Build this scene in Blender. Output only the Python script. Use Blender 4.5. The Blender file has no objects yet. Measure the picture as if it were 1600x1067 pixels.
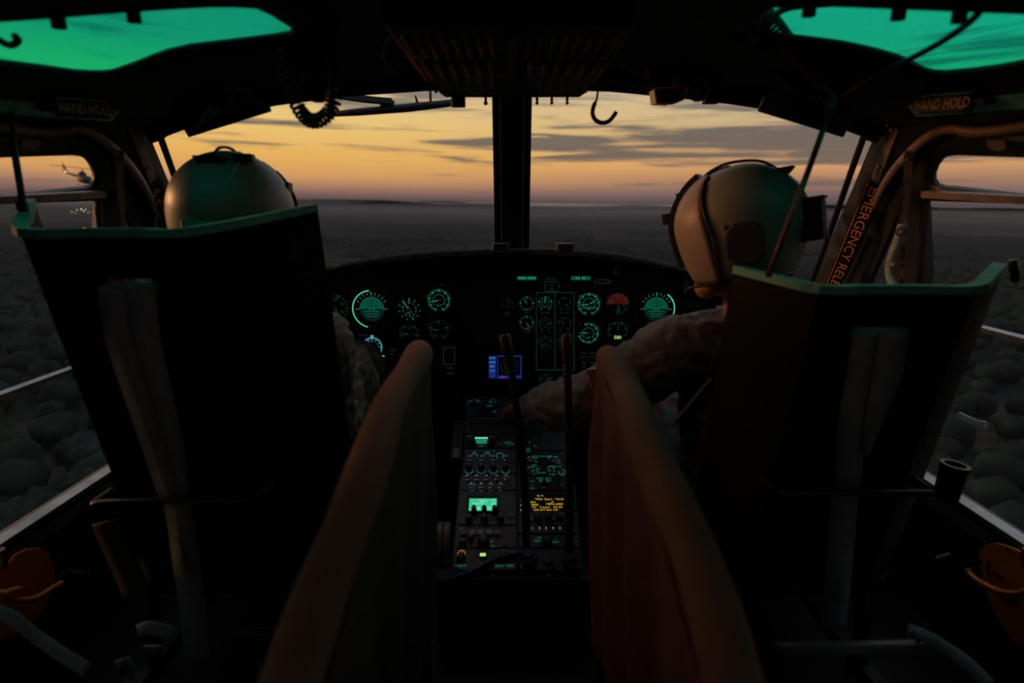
import bpy, bmesh, math, random
from mathutils import Vector, Matrix, noise
from mathutils.geometry import delaunay_2d_cdt
random.seed(7)
S = bpy.context.scene
C = S.collection

# ------------------------------------------------------------------ camera
CAMZ, PITCH, FPX = 1.0, math.radians(13.2), 1600 * 20 / 36
cam_d = bpy.data.cameras.new('camera'); cam = bpy.data.objects.new('camera', cam_d); C.objects.link(cam)
cam_d.lens = 20; cam_d.sensor_width = 36; cam_d.clip_start = 0.02; cam_d.clip_end = 200000
cam.location = (0, 0, CAMZ); cam.rotation_euler = (math.pi / 2 - PITCH, 0, 0)
cam_d.dof.use_dof = True; cam_d.dof.focus_distance = 2.0; cam_d.dof.aperture_fstop = 2.6
S.camera = cam
S.view_settings.view_transform = 'Standard'; S.view_settings.look = 'None'
S.view_settings.gamma = 1; S.view_settings.exposure = 0; S.view_settings.use_curve_mapping = False


def lin(r, g, b):
    f = lambda c: (c / 255 / 12.92) if c / 255 <= 0.04045 else ((c / 255 + 0.055) / 1.055) ** 2.4
    return (f(r), f(g), f(b), 1)


# ------------------------------------------------------------------ sky
W = bpy.data.worlds.new('dusk_sky'); S.world = W; W.use_nodes = True


class NT:
    """tiny helper to write node trees as expressions"""
    def __init__(s, t):
        s.t = t

    def new(s, typ, **kw):
        n = s.t.nodes.new(typ)
        for k, v in kw.items():
            setattr(n, k, v)
        return n

    def put(s, sock, v):
        if hasattr(v, 'is_output') or isinstance(v, bpy.types.NodeSocket):
            s.t.links.new(v, sock)
        else:
            sock.default_value = v

    def m(s, op, a, b=0.0, c=0.0, clamp=False):
        n = s.new('ShaderNodeMath', operation=op, use_clamp=clamp)
        for i, v in enumerate((a, b, c)):
            s.put(n.inputs[i], v)
        return n.outputs[0]

    def smooth(s, x, lo, hi):
        n = s.new('ShaderNodeMapRange', interpolation_type='SMOOTHSTEP')
        s.put(n.inputs[0], x); n.inputs[1].default_value = lo; n.inputs[2].default_value = hi
        return n.outputs[0]

    def gauss(s, x, mu, sig):
        d = s.m('DIVIDE', s.m('SUBTRACT', x, mu), sig)
        return s.m('POWER', 2.718, s.m('MULTIPLY', s.m('MULTIPLY', d, d), -1.0))

    def mix(s, f, a, b):
        n = s.new('ShaderNodeMix', data_type='RGBA')
        s.put(n.inputs[0], f); s.put(n.inputs[6], a); s.put(n.inputs[7], b)
        return n.outputs[2]

    def ramp(s, f, stops):
        n = s.new('ShaderNodeValToRGB'); s.put(n.inputs[0], f)
        e = n.color_ramp.elements
        while len(e) < len(stops):
            e.new(0.5)
        for i, (p, c) in enumerate(stops):
            e[i].position = p; e[i].color = c
        return n.outputs[0]

    def noise(s, vec, scale, detail=4, rough=0.55, dist=0.0):
        n = s.new('ShaderNodeTexNoise')
        if vec is not None:
            s.t.links.new(vec, n.inputs['Vector'])
        n.inputs['Scale'].default_value = scale; n.inputs['Detail'].default_value = detail
        n.inputs['Roughness'].default_value = rough; n.inputs['Distortion'].default_value = dist
        return n.outputs[0]

    def vec(s, x, y, z=0.0):
        n = s.new('ShaderNodeCombineXYZ')
        for i, v in enumerate((x, y, z)):
            s.put(n.inputs[i], v)
        return n.outputs[0]


def build_sky():
    t = W.node_tree; t.nodes.clear(); N = NT(t)
    tc = N.new('ShaderNodeTexCoord')
    mp = N.new('ShaderNodeMapping'); mp.inputs['Rotation'].default_value = (0, math.radians(-0.8), 0)
    t.links.new(tc.outputs['Generated'], mp.inputs[0])
    sp = N.new('ShaderNodeSeparateXYZ'); t.links.new(mp.outputs[0], sp.inputs[0])
    x, y, z = sp.outputs
    deg = 180 / math.pi
    e = N.m('MULTIPLY', N.m('ARCSINE', z), deg)
    az = N.m('MULTIPLY', N.m('ARCTAN2', x, y), deg)
    def stops(lst):
        return [((p + 2) / 94, lin(*c)) for p, c in lst]
    f = N.m('DIVIDE', N.m('ADD', e, 2.0), 94.0)
    warm = N.ramp(f, stops([(-2, (38, 34, 36)), (0.1, (50, 44, 46)), (0.7, (88, 74, 73)), (1.4, (136, 102, 90)), (2.6, (194, 142, 90)), (4.5, (214, 164, 86)),
                            (7.5, (216, 182, 112)), (10, (205, 175, 128)), (13, (160, 150, 136)), (22, (132, 136, 140)), (45, (172, 178, 186)), (90, (200, 206, 214))]))
    cool = N.ramp(f, stops([(-2, (38, 35, 38)), (0.1, (48, 43, 46)), (0.7, (78, 69, 71)), (1.6, (106, 90, 88)), (2.9, (158, 118, 92)), (4.0, (196, 146, 98)),
                            (6.5, (182, 150, 112)), (9.5, (186, 168, 132)), (13, (168, 164, 152)), (22, (158, 162, 166)), (45, (176, 184, 190)), (90, (200, 206, 214))]))
    base = N.mix(N.smooth(az, -22, 34), warm, cool)
    # long flat cloud banks, stretched along the horizon
    v1 = N.vec(N.m('DIVIDE', az, 15.0), N.m('DIVIDE', e, 0.95), 3.1)
    n1 = N.noise(v1, 1.0, 5, 0.55, 0.35)
    v2 = N.vec(N.m('DIVIDE', az, 30.0), N.m('DIVIDE', e, 2.6), 8.7)
    n2 = N.noise(v2, 1.0, 4, 0.5, 0.2)
    bank = N.m('MULTIPLY', N.gauss(e, 6.0, 1.35), N.smooth(az, -19, 6))
    bank2 = N.m('MULTIPLY', N.gauss(e, 4.4, 0.75), N.smooth(az, 14, 36))
    low = N.m('MULTIPLY', N.gauss(e, 2.2, 0.7), N.smooth(az, 16, 50))
    high = N.m('MULTIPLY', N.gauss(e, 11.3, 1.6), N.smooth(az, -34, -4))
    thin = N.m('MULTIPLY', N.gauss(e, 8.9, 0.7), 0.06)
    dens = N.m('ADD', N.m('MULTIPLY', n1, 0.78), N.m('MULTIPLY', n2, 0.22))
    bias = N.m('ADD', N.m('ADD', N.m('MULTIPLY', bank, 0.185), N.m('MULTIPLY', high, 0.13)),
               N.m('ADD', N.m('MULTIPLY', bank2, 0.15), N.m('ADD', N.m('MULTIPLY', low, 0.10), thin)))
    upper = N.m('MULTIPLY', N.smooth(e, 13, 20), 0.10)
    mask = N.smooth(N.m('ADD', N.m('ADD', dens, bias), upper), 0.535, 0.68)
    mask = N.m('MULTIPLY', mask, N.smooth(e, 0.6, 2.4))
    cl_col = N.ramp(f, stops([(-2, (80, 70, 78)), (2.5, (108, 90, 82)), (5, (98, 88, 82)), (7, (94, 88, 86)), (10, (116, 110, 104)), (16, (112, 114, 118)), (45, (132, 140, 150)), (90, (165, 172, 182))]))
    col = N.mix(N.m('MULTIPLY', mask, 0.92), base, cl_col)
    # pale lit ripples low in the warm part
    v3 = N.vec(N.m('DIVIDE', az, 7.0), N.m('DIVIDE', e, 0.55), 1.3)
    n3 = N.noise(v3, 1.0, 3, 0.5, 0.4)
    rip = N.m('MULTIPLY', N.smooth(n3, 0.56, 0.74), N.m('MULTIPLY', N.gauss(e, 9.0, 2.4), 0.35))
    col = N.mix(rip, col, lin(214, 160, 120))
    # the sky fades behind the aircraft, away from the afterglow
    back = N.smooth(N.m('ABSOLUTE', az), 70, 175)
    col = N.mix(N.m('MULTIPLY', back, 0.75), col, lin(58, 64, 78))
    bg = N.new('ShaderNodeBackground'); N.put(bg.inputs[0], col); bg.inputs[1].default_value = 1.28
    out = N.new('ShaderNodeOutputWorld'); t.links.new(bg.outputs[0], out.inputs[0])


build_sky()

# warm glow of the sun just under the left horizon
sun_d = bpy.data.lights.new('sunset_glow', 'SUN'); sun = bpy.data.objects.new('sunset_glow', sun_d); C.objects.link(sun)
sun_d.color = (1.0, 0.42, 0.17); sun_d.energy = 2.1; sun_d.angle = math.radians(22)
_sd = Vector((math.sin(math.radians(-72)), math.cos(math.radians(-72)), 0.07)).normalized()
sun.rotation_euler = _sd.to_track_quat('Z', 'Y').to_euler()

# red utility light on the left of the roof, shining across the aisle
rs_d = bpy.data.lights.new('red_utility_light', 'SPOT'); rs = bpy.data.objects.new('red_utility_light', rs_d); C.objects.link(rs)
rs_d.color = (1.0, 0.20, 0.09); rs_d.energy = 1.4; rs_d.shadow_soft_size = 0.012; rs_d.spot_size = math.radians(125); rs_d.spot_blend = .9
rs.location = (-.352, 1.085, 1.165); rs.rotation_euler = (Vector(rs.location) - Vector((.28, .92, .72))).to_track_quat('Z', 'Y').to_euler()

# dim red map light on the cabin ceiling behind the photographer
red_d = bpy.data.lights.new('red_cabin_light', 'POINT'); red = bpy.data.objects.new('red_cabin_light', red_d); C.objects.link(red)
red_d.color = (1.0, 0.12, 0.05); red_d.energy = 0.07; red_d.shadow_soft_size = 0.04; red.location = (-0.05, 0.12, 1.2)


# ------------------------------------------------------------------ pixel helpers (photo pixel + a real depth -> point)
def ray(px, py):
    u = (px - 800) / FPX; v = (533.5 - py) / FPX
    return Vector((u, math.cos(PITCH) + v * math.sin(PITCH), v * math.cos(PITCH) - math.sin(PITCH)))


def P(px, py, y):
    d = ray(px, py); return Vector((0, 0, CAMZ)) + d * (y / d.y)


def PXX(px, py, x):
    d = ray(px, py); return Vector((0, 0, CAMZ)) + d * (x / d.x)


def PZZ(px, py, z):
    d = ray(px, py); return Vector((0, 0, CAMZ)) + d * ((z - CAMZ) / d.z)


def zroof(x):
    a = abs(x); return 1.275 - 0.17 * a * a - 1.6 * max(0, a - 0.76) ** 2


def xside(z):
    return 1.02 - 0.85 * max(0, z - 0.68) ** 2


def PS(px, py, inset=0.0):
    """pixel onto the curved cabin side"""
    d = ray(px, py); s = 1 if d.x > 0 else -1
    lo, hi = 0.2, 6
    for _ in range(50):
        t = (lo + hi) / 2
        if abs(d.x) * t > xside(CAMZ + d.z * t) - inset:
            hi = t
        else:
            lo = t
    return Vector((0, 0, CAMZ)) + d * lo


def PR(px, py):
    """pixel onto the roof"""
    d = ray(px, py); lo, hi = 0.1, 6
    for _ in range(50):
        t = (lo + hi) / 2
        if CAMZ + d.z * t > zroof(d.x * t):
            hi = t
        else:
            lo = t
    return Vector((0, 0, CAMZ)) + d * lo


# ------------------------------------------------------------------ materials
M = {}


def mat(name, col, rough=0.6, metal=0.0, spec=0.5, bump=None, var=0.0, vscale=8, coat=0.0, emit=None, estr=1.0):
    m = bpy.data.materials.new(name); m.use_nodes = True; t = m.node_tree; N = NT(t)
    b = t.nodes['Principled BSDF']
    c = (*col[:3], 1)
    b.inputs['Base Color'].default_value = c
    b.inputs['Roughness'].default_value = rough; b.inputs['Metallic'].default_value = metal
    b.inputs['Specular IOR Level'].default_value = spec
    b.inputs['Coat Weight'].default_value = coat; b.inputs['Coat Roughness'].default_value = 0.25
    tc = N.new('ShaderNodeTexCoord')
    if var:
        n = N.noise(tc.outputs['Object'], vscale, 5, 0.6)
        dark = tuple(x * (1 - var) for x in c[:3]) + (1,); lite = tuple(min(1, x * (1 + var)) for x in c[:3]) + (1,)
        N.put(b.inputs['Base Color'], N.ramp(n, [(0.3, dark), (0.7, lite)]))
    if bump:
        sc, st = bump
        n = N.noise(tc.outputs['Object'], sc, 4, 0.6)
        bp = N.new('ShaderNodeBump'); bp.inputs['Strength'].default_value = st; bp.inputs['Distance'].default_value = 0.004
        t.links.new(n, bp.inputs['Height']); t.links.new(bp.outputs[0], b.inputs['Normal'])
    if emit:
        b.inputs['Emission Color'].default_value = (*emit[:3], 1); b.inputs['Emission Strength'].default_value = estr
    M[name] = m
    return m


mat('black_paint', (.010, .0105, .011), .62, bump=(60, .15), var=.25)
mat('roof_paint', (.012, .014, .0145), .7, bump=(40, .2), var=.3, vscale=5)
mat('pillar_paint', (.011, .011, .012), .5, bump=(70, .12), var=.3)
mat('bare_frame', (.22, .15, .115), .5, .25, var=.35, vscale=25)
mat('sill_metal', (.30, .30, .31), .32, .75, var=.35, vscale=18)
mat('armor', (.0085, .0085, .0095), .7, spec=.2, bump=(50, .15), var=.3, vscale=6)
mat('rim_pad_greenlit', (.17, .60, .46), .65, bump=(90, .4), var=.3, vscale=20)  # green light from the roof windows put into the base colour
mat('webbing', (.34, .43, .44), .85, bump=(300, .5), var=.2, vscale=40)
mat('webbing_brown', (.08, .07, .05), .85, bump=(300, .5), var=.2, vscale=40)
mat('dark_metal', (.05, .05, .052), .38, .6, var=.3, vscale=20)
mat('steel', (.42, .42, .42), .3, .9, var=.2, vscale=30)
mat('orange_paint', (.85, .24, .02), .5, var=.22, vscale=12)
mat('canvas', (.20, .135, .095), .9, bump=(120, .35), var=.22, vscale=9)
mat('canvas_shaded', (.045, .045, .036), .9, bump=(120, .35), var=.22, vscale=9)  # cloth colour darkened to carry the shade on the left rail
mat('canvas_redlit', (.17, .075, .05), .9, bump=(120, .35), var=.22, vscale=9)  # red lamp light put into the right rail's cloth colour
mat('overhead_face', (.03, .034, .035), .55, var=.3, vscale=30)
mat('helmet_green', (.26, .29, .25), .46, coat=.12, bump=(220, .05), var=.12, vscale=8)
mat('helmet_visor_cover', (.32, .265, .215), .5, coat=.08, var=.08)
mat('black_rubber', (.010, .010, .010), .5)
mat('gloss_black', (.012, .012, .013), .22)
mat('skin', (.42, .19, .12), .5, bump=(140, .2), var=.12, vscale=30)
mat('hair', (.02, .014, .01), .6)
mat('suit_green', (.115, .125, .11), .85, bump=(160, .4), var=.2, vscale=14)
mat('panel_black', (.009, .009, .010), .6, bump=(80, .1))
mat('console_blue', (.030, .042, .054), .45, bump=(90, .08), var=.2, vscale=20)
mat('dial_black', (.004, .005, .005), .4)
mat('knob_black', (.012, .012, .013), .35)
mat('knob_grey', (.12, .125, .13), .45)
mat('breaker_face', (.11, .115, .115), .5, var=.3, vscale=60)
mat('label_grey', (.30, .30, .30), .6)
mat('cable', (.010, .010, .010), .45)
mat('cable_redlit', (.20, .06, .035), .45)  # black cord colour reddened to carry the red light on it
mat('blue_cable', (.02, .045, .20), .4)
mat('redlit_frame_lens', (.70, .20, .10), .4)  # red light put into the edge colour; also serves the red lens
mat('sign_black', (.006, .006, .006), .5)
mat('letter_yellow', (.85, .70, .28), .6)
mat('letter_orange', (.95, .36, .12), .6)
mat('flag_red', (.45, .03, .03), .7); mat('flag_white', (.55, .5, .42), .7)
mat('lens_green', (.10, .50, .14), .2)
mat('far_heli', (.035, .028, .024), .6)
mat('bark', (.03, .022, .016), .9)


def emat(name, col, s):
    m = bpy.data.materials.new(name); m.use_nodes = True; t = m.node_tree; t.nodes.clear()
    e = t.nodes.new('ShaderNodeEmission'); e.inputs[0].default_value = (*col[:3], 1); e.inputs[1].default_value = s
    o = t.nodes.new('ShaderNodeOutputMaterial'); t.links.new(e.outputs[0], o.inputs[0]); M[name] = m
    return m


emat('glow_green', lin(60, 190, 150), .30)
emat('glow_green_bright', lin(90, 235, 190), .62)
emat('glow_green_dim', lin(50, 150, 120), .11)
emat('glow_teal_face', lin(22, 140, 108), .27)
emat('glow_teal_low', lin(16, 70, 58), .25)
emat('screen_green', lin(60, 225, 165), .75)
emat('screen_green_dim', lin(35, 170, 120), .55)
emat('screen_ink', lin(190, 255, 215), .95)
emat('glow_amber', lin(250, 200, 70), .85)
emat('glow_orange', lin(240, 140, 70), .5)
emat('screen_blue', lin(36, 62, 170), .45)
emat('glow_white', lin(200, 235, 245), .6)
emat('glow_cyan', lin(110, 215, 225), .6)
emat('glow_lime', lin(180, 255, 120), .85)
emat('glow_red', lin(230, 50, 40), .5)
emat('dial_red', lin(150, 45, 40), .16)
emat('town_glow', lin(255, 215, 170), 2.0)


def camo():
    m = mat('camo', (.2, .16, .11), .9, bump=(160, .4)); t = m.node_tree; N = NT(t)
    tc = N.new('ShaderNodeTexCoord')
    n = N.noise(tc.outputs['Object'], 16, 3, .5, .8)
    r = N.ramp(n, [(.0, (.06, .05, .04, 1)), (.42, (.10, .11, .065, 1)), (.50, (.24, .20, .14, 1)), (.60, (.16, .12, .085, 1))])
    r.node.color_ramp.interpolation = 'CONSTANT'
    N.put(t.nodes['Principled BSDF'].inputs['Base Color'], r)


camo()


def glass(name, tint, refl=.05):
    m = bpy.data.materials.new(name); m.use_nodes = True; t = m.node_tree; t.nodes.clear(); N = NT(t)
    tr = N.new('ShaderNodeBsdfTransparent'); tr.inputs[0].default_value = (*tint, 1)
    gl = N.new('ShaderNodeBsdfGlossy'); gl.inputs['Roughness'].default_value = .04
    fr = N.new('ShaderNodeLayerWeight'); fr.inputs[0].default_value = .5
    mx = N.new('ShaderNodeMixShader')
    t.links.new(N.m('ADD', N.m('MULTIPLY', N.m('POWER', fr.outputs['Facing'], 4.0), .25), refl * .5), mx.inputs[0])
    t.links.new(tr.outputs[0], mx.inputs[1]); t.links.new(gl.outputs[0], mx.inputs[2])
    o = N.new('ShaderNodeOutputMaterial'); t.links.new(mx.outputs[0], o.inputs[0]); M[name] = m


glass('clear_glass', (.96, .96, .95), .05)
glass('green_glass', (.012, .80, .52), .05)
glass('visor_tint', (.03, .035, .05), .06)


# ------------------------------------------------------------------ mesh builder
def empty(name, loc):
    o = bpy.data.objects.new(name, None); C.objects.link(o); o.location = loc; o.empty_display_size = .02
    return o


def tag(o, label=None, cat=None, group=None, kind=None):
    if label: o['label'] = label
    if cat: o['category'] = cat
    if group: o['group'] = group
    if kind: o['kind'] = kind
    return o


def origin(o):
    v = Vector((0, 0, 0))
    while o is not None:
        v = v + o.location; o = o.parent
    return v


class MB:
    def __init__(s):
        s.v = []; s.f = []; s.mi = []; s.cur = 0

    def add(s, vs, fs):
        n = len(s.v); s.v += [Vector(v) for v in vs]
        for f in fs:
            s.f.append(tuple(i + n for i in f)); s.mi.append(s.cur)
        return s

    def box(s, c, size, X=None, Y=None, Z=None):
        X = Vector(X or (1, 0, 0)); Y = Vector(Y or (0, 1, 0)); Z = Vector(Z or (0, 0, 1)); c = Vector(c)
        a, b, d = [x / 2 for x in size]
        vs = [c + X * (i * a) + Y * (j * b) + Z * (k * d) for k in (-1, 1) for j in (-1, 1) for i in (-1, 1)]
        return s.add(vs, [(0, 2, 3, 1), (4, 5, 7, 6), (0, 1, 5, 4), (2, 6, 7, 3), (0, 4, 6, 2), (1, 3, 7, 5)])

    def bbox(s, c, size, bev, X=None, Y=None, Z=None):
        """box with its four long (Z) edges chamfered"""
        X = Vector(X or (1, 0, 0)); Y = Vector(Y or (0, 1, 0)); Z = Vector(Z or (0, 0, 1)); c = Vector(c)
        a, b, d = [x / 2 for x in size]; e = bev
        ring = [(-a + e, -b), (a - e, -b), (a, -b + e), (a, b - e), (a - e, b), (-a + e, b), (-a, b - e), (-a, -b + e)]
        vs = [c + X * x + Y * y + Z * (k * d) for k in (-1, 1) for x, y in ring]
        fs = [tuple(range(7, -1, -1)), tuple(range(8, 16))] + [(i, (i + 1) % 8, 8 + (i + 1) % 8, 8 + i) for i in range(8)]
        return s.add(vs, fs)

    def tube(s, pts, r, n=8, caps=True):
        pts = [Vector(p) for p in pts]; k = len(pts)
        rs = r if isinstance(r, (list, tuple)) else [r] * k
        tan = []
        for i in range(k):
            d = pts[min(i + 1, k - 1)] - pts[max(i - 1, 0)]
            tan.append(d.normalized() if d.length > 1e-9 else Vector((0, 0, 1)))
        up = Vector((0, 0, 1)) if abs(tan[0].z) < .9 else Vector((1, 0, 0))
        a = tan[0].cross(up).normalized(); vs = []
        for i in range(k):
            a = (a - tan[i] * a.dot(tan[i])).normalized(); b = tan[i].cross(a)
            for j in range(n):
                th = 2 * math.pi * j / n
                vs.append(pts[i] + (a * math.cos(th) + b * math.sin(th)) * rs[i])
        fs = [(i * n + j, i * n + (j + 1) % n, (i + 1) * n + (j + 1) % n, (i + 1) * n + j) for i in range(k - 1) for j in range(n)]
        if caps:
            fs += [tuple(range(n - 1, -1, -1)), tuple((k - 1) * n + j for j in range(n))]
        return s.add(vs, fs)

    def strip(s, pts, nrm, w, th):
        """flat band along pts; nrm = band normal (or list), w width, th thickness"""
        pts = [Vector(p) for p in pts]; k = len(pts); vs = []
        for i in range(k):
            t = (pts[min(i + 1, k - 1)] - pts[max(i - 1, 0)]).normalized()
            n = Vector(nrm[i] if isinstance(nrm, list) else nrm); n = (n - t * n.dot(t)).normalized(); b = t.cross(n)
            ww = w[i] if isinstance(w, (list, tuple)) else w
            for x, y in ((-1, -1), (1, -1), (1, 1), (-1, 1)):
                vs.append(pts[i] + b * (x * ww / 2) + n * (y * th / 2))
        fs = [(i * 4 + j, i * 4 + (j + 1) % 4, (i + 1) * 4 + (j + 1) % 4, (i + 1) * 4 + j) for i in range(k - 1) for j in range(4)]
        fs += [(3, 2, 1, 0), tuple((k - 1) * 4 + j for j in range(4))]
        return s.add(vs, fs)

    def lathe(s, c, axis, prof, n=20, cap=True):
        """prof: list of (radius, height along axis)"""
        c = Vector(c); Z = Vector(axis).normalized()
        X = Z.cross(Vector((0, 0, 1)) if abs(Z.z) < .9 else Vector((1, 0, 0))).normalized(); Y = Z.cross(X)
        vs = [c + (X * math.cos(2 * math.pi * j / n) + Y * math.sin(2 * math.pi * j / n)) * r + Z * h for r, h in prof for j in range(n)]
        k = len(prof)
        fs = [(i * n + j, i * n + (j + 1) % n, (i + 1) * n + (j + 1) % n, (i + 1) * n + j) for i in range(k - 1) for j in range(n)]
        if cap:
            fs += [tuple(range(n - 1, -1, -1)), tuple((k - 1) * n + j for j in range(n))]
        return s.add(vs, fs)

    def prism(s, pts, d):
        """polygon pts extruded by vector d"""
        pts = [Vector(p) for p in pts]; n = len(pts); d = Vector(d)
        return s.add(pts + [p + d for p in pts], [tuple(range(n - 1, -1, -1)), tuple(range(n, 2 * n))] + [(i, (i + 1) % n, n + (i + 1) % n, n + i) for i in range(n)])

    def grid(s, rows, closed=False):
        k = len(rows); n = len(rows[0]); vs = [p for r in rows for p in r]; m = n if closed else n - 1
        return s.add(vs, [(i * n + j, i * n + (j + 1) % n, (i + 1) * n + (j + 1) % n, (i + 1) * n + j) for i in range(k - 1) for j in range(m)])

    def build(s, name, m, parent=None, smooth=False, solid=0, subsurf=0, bevel=0, angle=None):
        me = bpy.data.meshes.new(name); off = origin(parent)
        me.from_pydata([v - off for v in s.v], [], s.f)
        for x in (m if isinstance(m, (list, tuple)) else [m]):
            me.materials.append(M[x])
        if any(s.mi):
            me.polygons.foreach_set('material_index', s.mi)
        bm = bmesh.new(); bm.from_mesh(me); bmesh.ops.recalc_face_normals(bm, faces=bm.faces); bm.to_mesh(me); bm.free()
        o = bpy.data.objects.new(name, me); C.objects.link(o)
        if parent: o.parent = parent
        if smooth:
            me.polygons.foreach_set('use_smooth', [True] * len(me.polygons))
            if angle: me.set_sharp_from_angle(angle=math.radians(angle))
        if bevel:
            d = o.modifiers.new('bevel', 'BEVEL'); d.width = bevel; d.segments = 2; d.limit_method = 'ANGLE'
        if solid:
            d = o.modifiers.new('thickness', 'SOLIDIFY'); d.thickness = solid; d.offset = 0
        if subsurf:
            d = o.modifiers.new('smooth', 'SUBSURF'); d.levels = subsurf; d.render_levels = subsurf
        return o


def inst(name, me, loc, parent, rot=None):
    o = bpy.data.objects.new(name, me); C.objects.link(o); o.parent = parent; o.location = Vector(loc) - origin(parent)
    if rot is not None: o.rotation_euler = rot.to_euler() if isinstance(rot, Matrix) else rot
    return o


def curve(pts, n=6):
    """Catmull-Rom through pts"""
    pts = [Vector(p) for p in pts]; out = []
    for i in range(len(pts) - 1):
        p0 = pts[max(i - 1, 0)]; p1 = pts[i]; p2 = pts[i + 1]; p3 = pts[min(i + 2, len(pts) - 1)]
        for j in range(n):
            t = j / n
            out.append(.5 * ((2 * p1) + (p2 - p0) * t + (2 * p0 - 5 * p1 + 4 * p2 - p3) * t * t + (3 * p1 - p0 - 3 * p2 + p3) * t ** 3))
    return out + [pts[-1]]


def coil(path, R, r, turns, n=7, seg=12):
    """coiled cord along a path"""
    path = curve(path, 10); L = len(path); tot = turns * seg; pts = []
    a = None
    for i in range(tot + 1):
        f = i / tot * (L - 1); k = min(int(f), L - 2); p = path[k].lerp(path[k + 1], f - k)
        t = (path[k + 1] - path[k]).normalized()
        if a is None: a = t.cross(Vector((0, 0, 1)) if abs(t.z) < .9 else Vector((1, 0, 0))).normalized()
        a = (a - t * a.dot(t)).normalized(); b = t.cross(a); th = 2 * math.pi * i / seg
        pts.append(p + (a * math.cos(th) + b * math.sin(th)) * R)
    return MB().tube(pts, r, n)


_txt = {}


def text_mesh(string, size, align='CENTER', extrude=0.0):
    key = (string, align)
    if key not in _txt:
        cu = bpy.data.curves.new('lettering', 'FONT'); cu.body = string; cu.size = 1; cu.align_x = align; cu.align_y = 'CENTER'
        cu.resolution_u = 2
        o = bpy.data.objects.new('lettering', cu); C.objects.link(o)
        dg = bpy.context.evaluated_depsgraph_get()
        me = bpy.data.meshes.new_from_object(o.evaluated_get(dg))
        _txt[key] = ([v.co.copy() for v in me.vertices], [tuple(p.vertices) for p in me.polygons])
        bpy.data.objects.remove(o); bpy.data.curves.remove(cu); bpy.data.meshes.remove(me)
    return _txt[key]


def put_text(mb, string, c, X, Y, size, align='CENTER', sx=1.0):
    vs, fs = text_mesh(string, size, align); c = Vector(c); X = Vector(X); Y = Vector(Y)
    mb.add([c + X * (v.x * size * sx) + Y * (v.y * size) for v in vs], fs)
    return mb


def patch(outer, holes, lift, extra=0.08):
    """fill a 2-D outline with holes, lift to 3-D"""
    def inside(p, poly):
        r = False; j = len(poly) - 1
        for i in range(len(poly)):
            a, b = poly[i], poly[j]
            if (a[1] > p[1]) != (b[1] > p[1]) and p[0] < (b[0] - a[0]) * (p[1] - a[1]) / (b[1] - a[1]) + a[0]: r = not r
            j = i
        return r
    vs = []; es = []
    for poly in [outer] + holes:
        n0 = len(vs); vs += [Vector((p[0], p[1])) for p in poly]; k = len(poly)
        es += [(n0 + i, n0 + (i + 1) % k) for i in range(k)]
    xs = [p[0] for p in outer]; ys = [p[1] for p in outer]
    gx = min(xs) + extra / 2
    while gx < max(xs):
        gy = min(ys) + extra / 2
        while gy < max(ys):
            if inside((gx, gy), outer) and not any(inside((gx, gy), h) for h in holes): vs.append(Vector((gx, gy)))
            gy += extra
        gx += extra
    V, E, F, *_ = delaunay_2d_cdt(vs, es, [], 0, 1e-6)
    keep = []
    for f in F:
        c = sum((V[i] for i in f), Vector((0, 0))) / len(f)
        if inside(c, outer) and not any(inside(c, h) for h in holes): keep.append(tuple(f))
    mb = MB(); mb.add([lift(v.x, v.y) for v in V], keep)
    return mb


def remesh(mbs, voxel, name):
    """join several closed shells into one continuous surface"""
    me = bpy.data.meshes.new(name); vs = []; fs = []
    for mb in mbs:
        n = len(vs); vs += mb.v; fs += [tuple(i + n for i in f) for f in mb.f]
    me.from_pydata(vs, [], fs)
    bm = bmesh.new(); bm.from_mesh(me); bmesh.ops.recalc_face_normals(bm, faces=bm.faces); bm.to_mesh(me); bm.free()
    o = bpy.data.objects.new(name, me); C.objects.link(o)
    d = o.modifiers.new('r', 'REMESH'); d.mode = 'VOXEL'; d.voxel_size = voxel
    d = o.modifiers.new('s', 'SMOOTH'); d.iterations = 6; d.factor = .5
    dg = bpy.context.evaluated_depsgraph_get()
    r = bpy.data.meshes.new_from_object(o.evaluated_get(dg)); bpy.data.objects.remove(o); bpy.data.meshes.remove(me)
    out = MB(); out.v = [v.co.copy() for v in r.vertices]; out.f = [tuple(p.vertices) for p in r.polygons]; out.mi = [0] * len(out.f)
    bpy.data.meshes.remove(r)
    return out


def ball(c, r, sub=2):
    bm = bmesh.new(); bmesh.ops.create_icosphere(bm, subdivisions=sub, radius=1); c = Vector(c)
    r = Vector(r if isinstance(r, (list, tuple)) else (r, r, r))
    mb = MB().add([c + Vector((v.co.x * r.x, v.co.y * r.y, v.co.z * r.z)) for v in bm.verts], [tuple(v.index for v in f.verts) for f in bm.faces])
    bm.free(); return mb


def mir(px):
    return 1606 - px


# PART2
# ------------------------------------------------------------------ the land outside (the aircraft banks slightly, so the land is rolled)
ROLL = math.radians(0.8)
GZ = -95.0


def rolled(x, y, z):
    return Vector((x * math.cos(ROLL) + z * math.sin(ROLL), y, -x * math.sin(ROLL) + z * math.cos(ROLL)))


def land_h(x, y):
    r = math.hypot(x, y); k = min(1, max(0, (r - 600) / 3000))
    p = Vector((x / 2600, y / 1500, .3)); q = Vector((x / 700, y / 420, 4.1))
    k2 = min(1, max(0, (r - 3500) / 14000)); k2 = k2 * k2 * (3 - 2 * k2)
    far = k2 * (165 + 200 * noise.noise(Vector((x / 5200, y / 2600, 1.7))) + 60 * noise.noise(Vector((x / 1500, y / 1100, 5.2))))
    return GZ + far + k * (34 * (noise.noise(p) + .35) + 12 * noise.noise(q)) + 3 * noise.noise(Vector((x / 160, y / 160, 9)))


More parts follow.
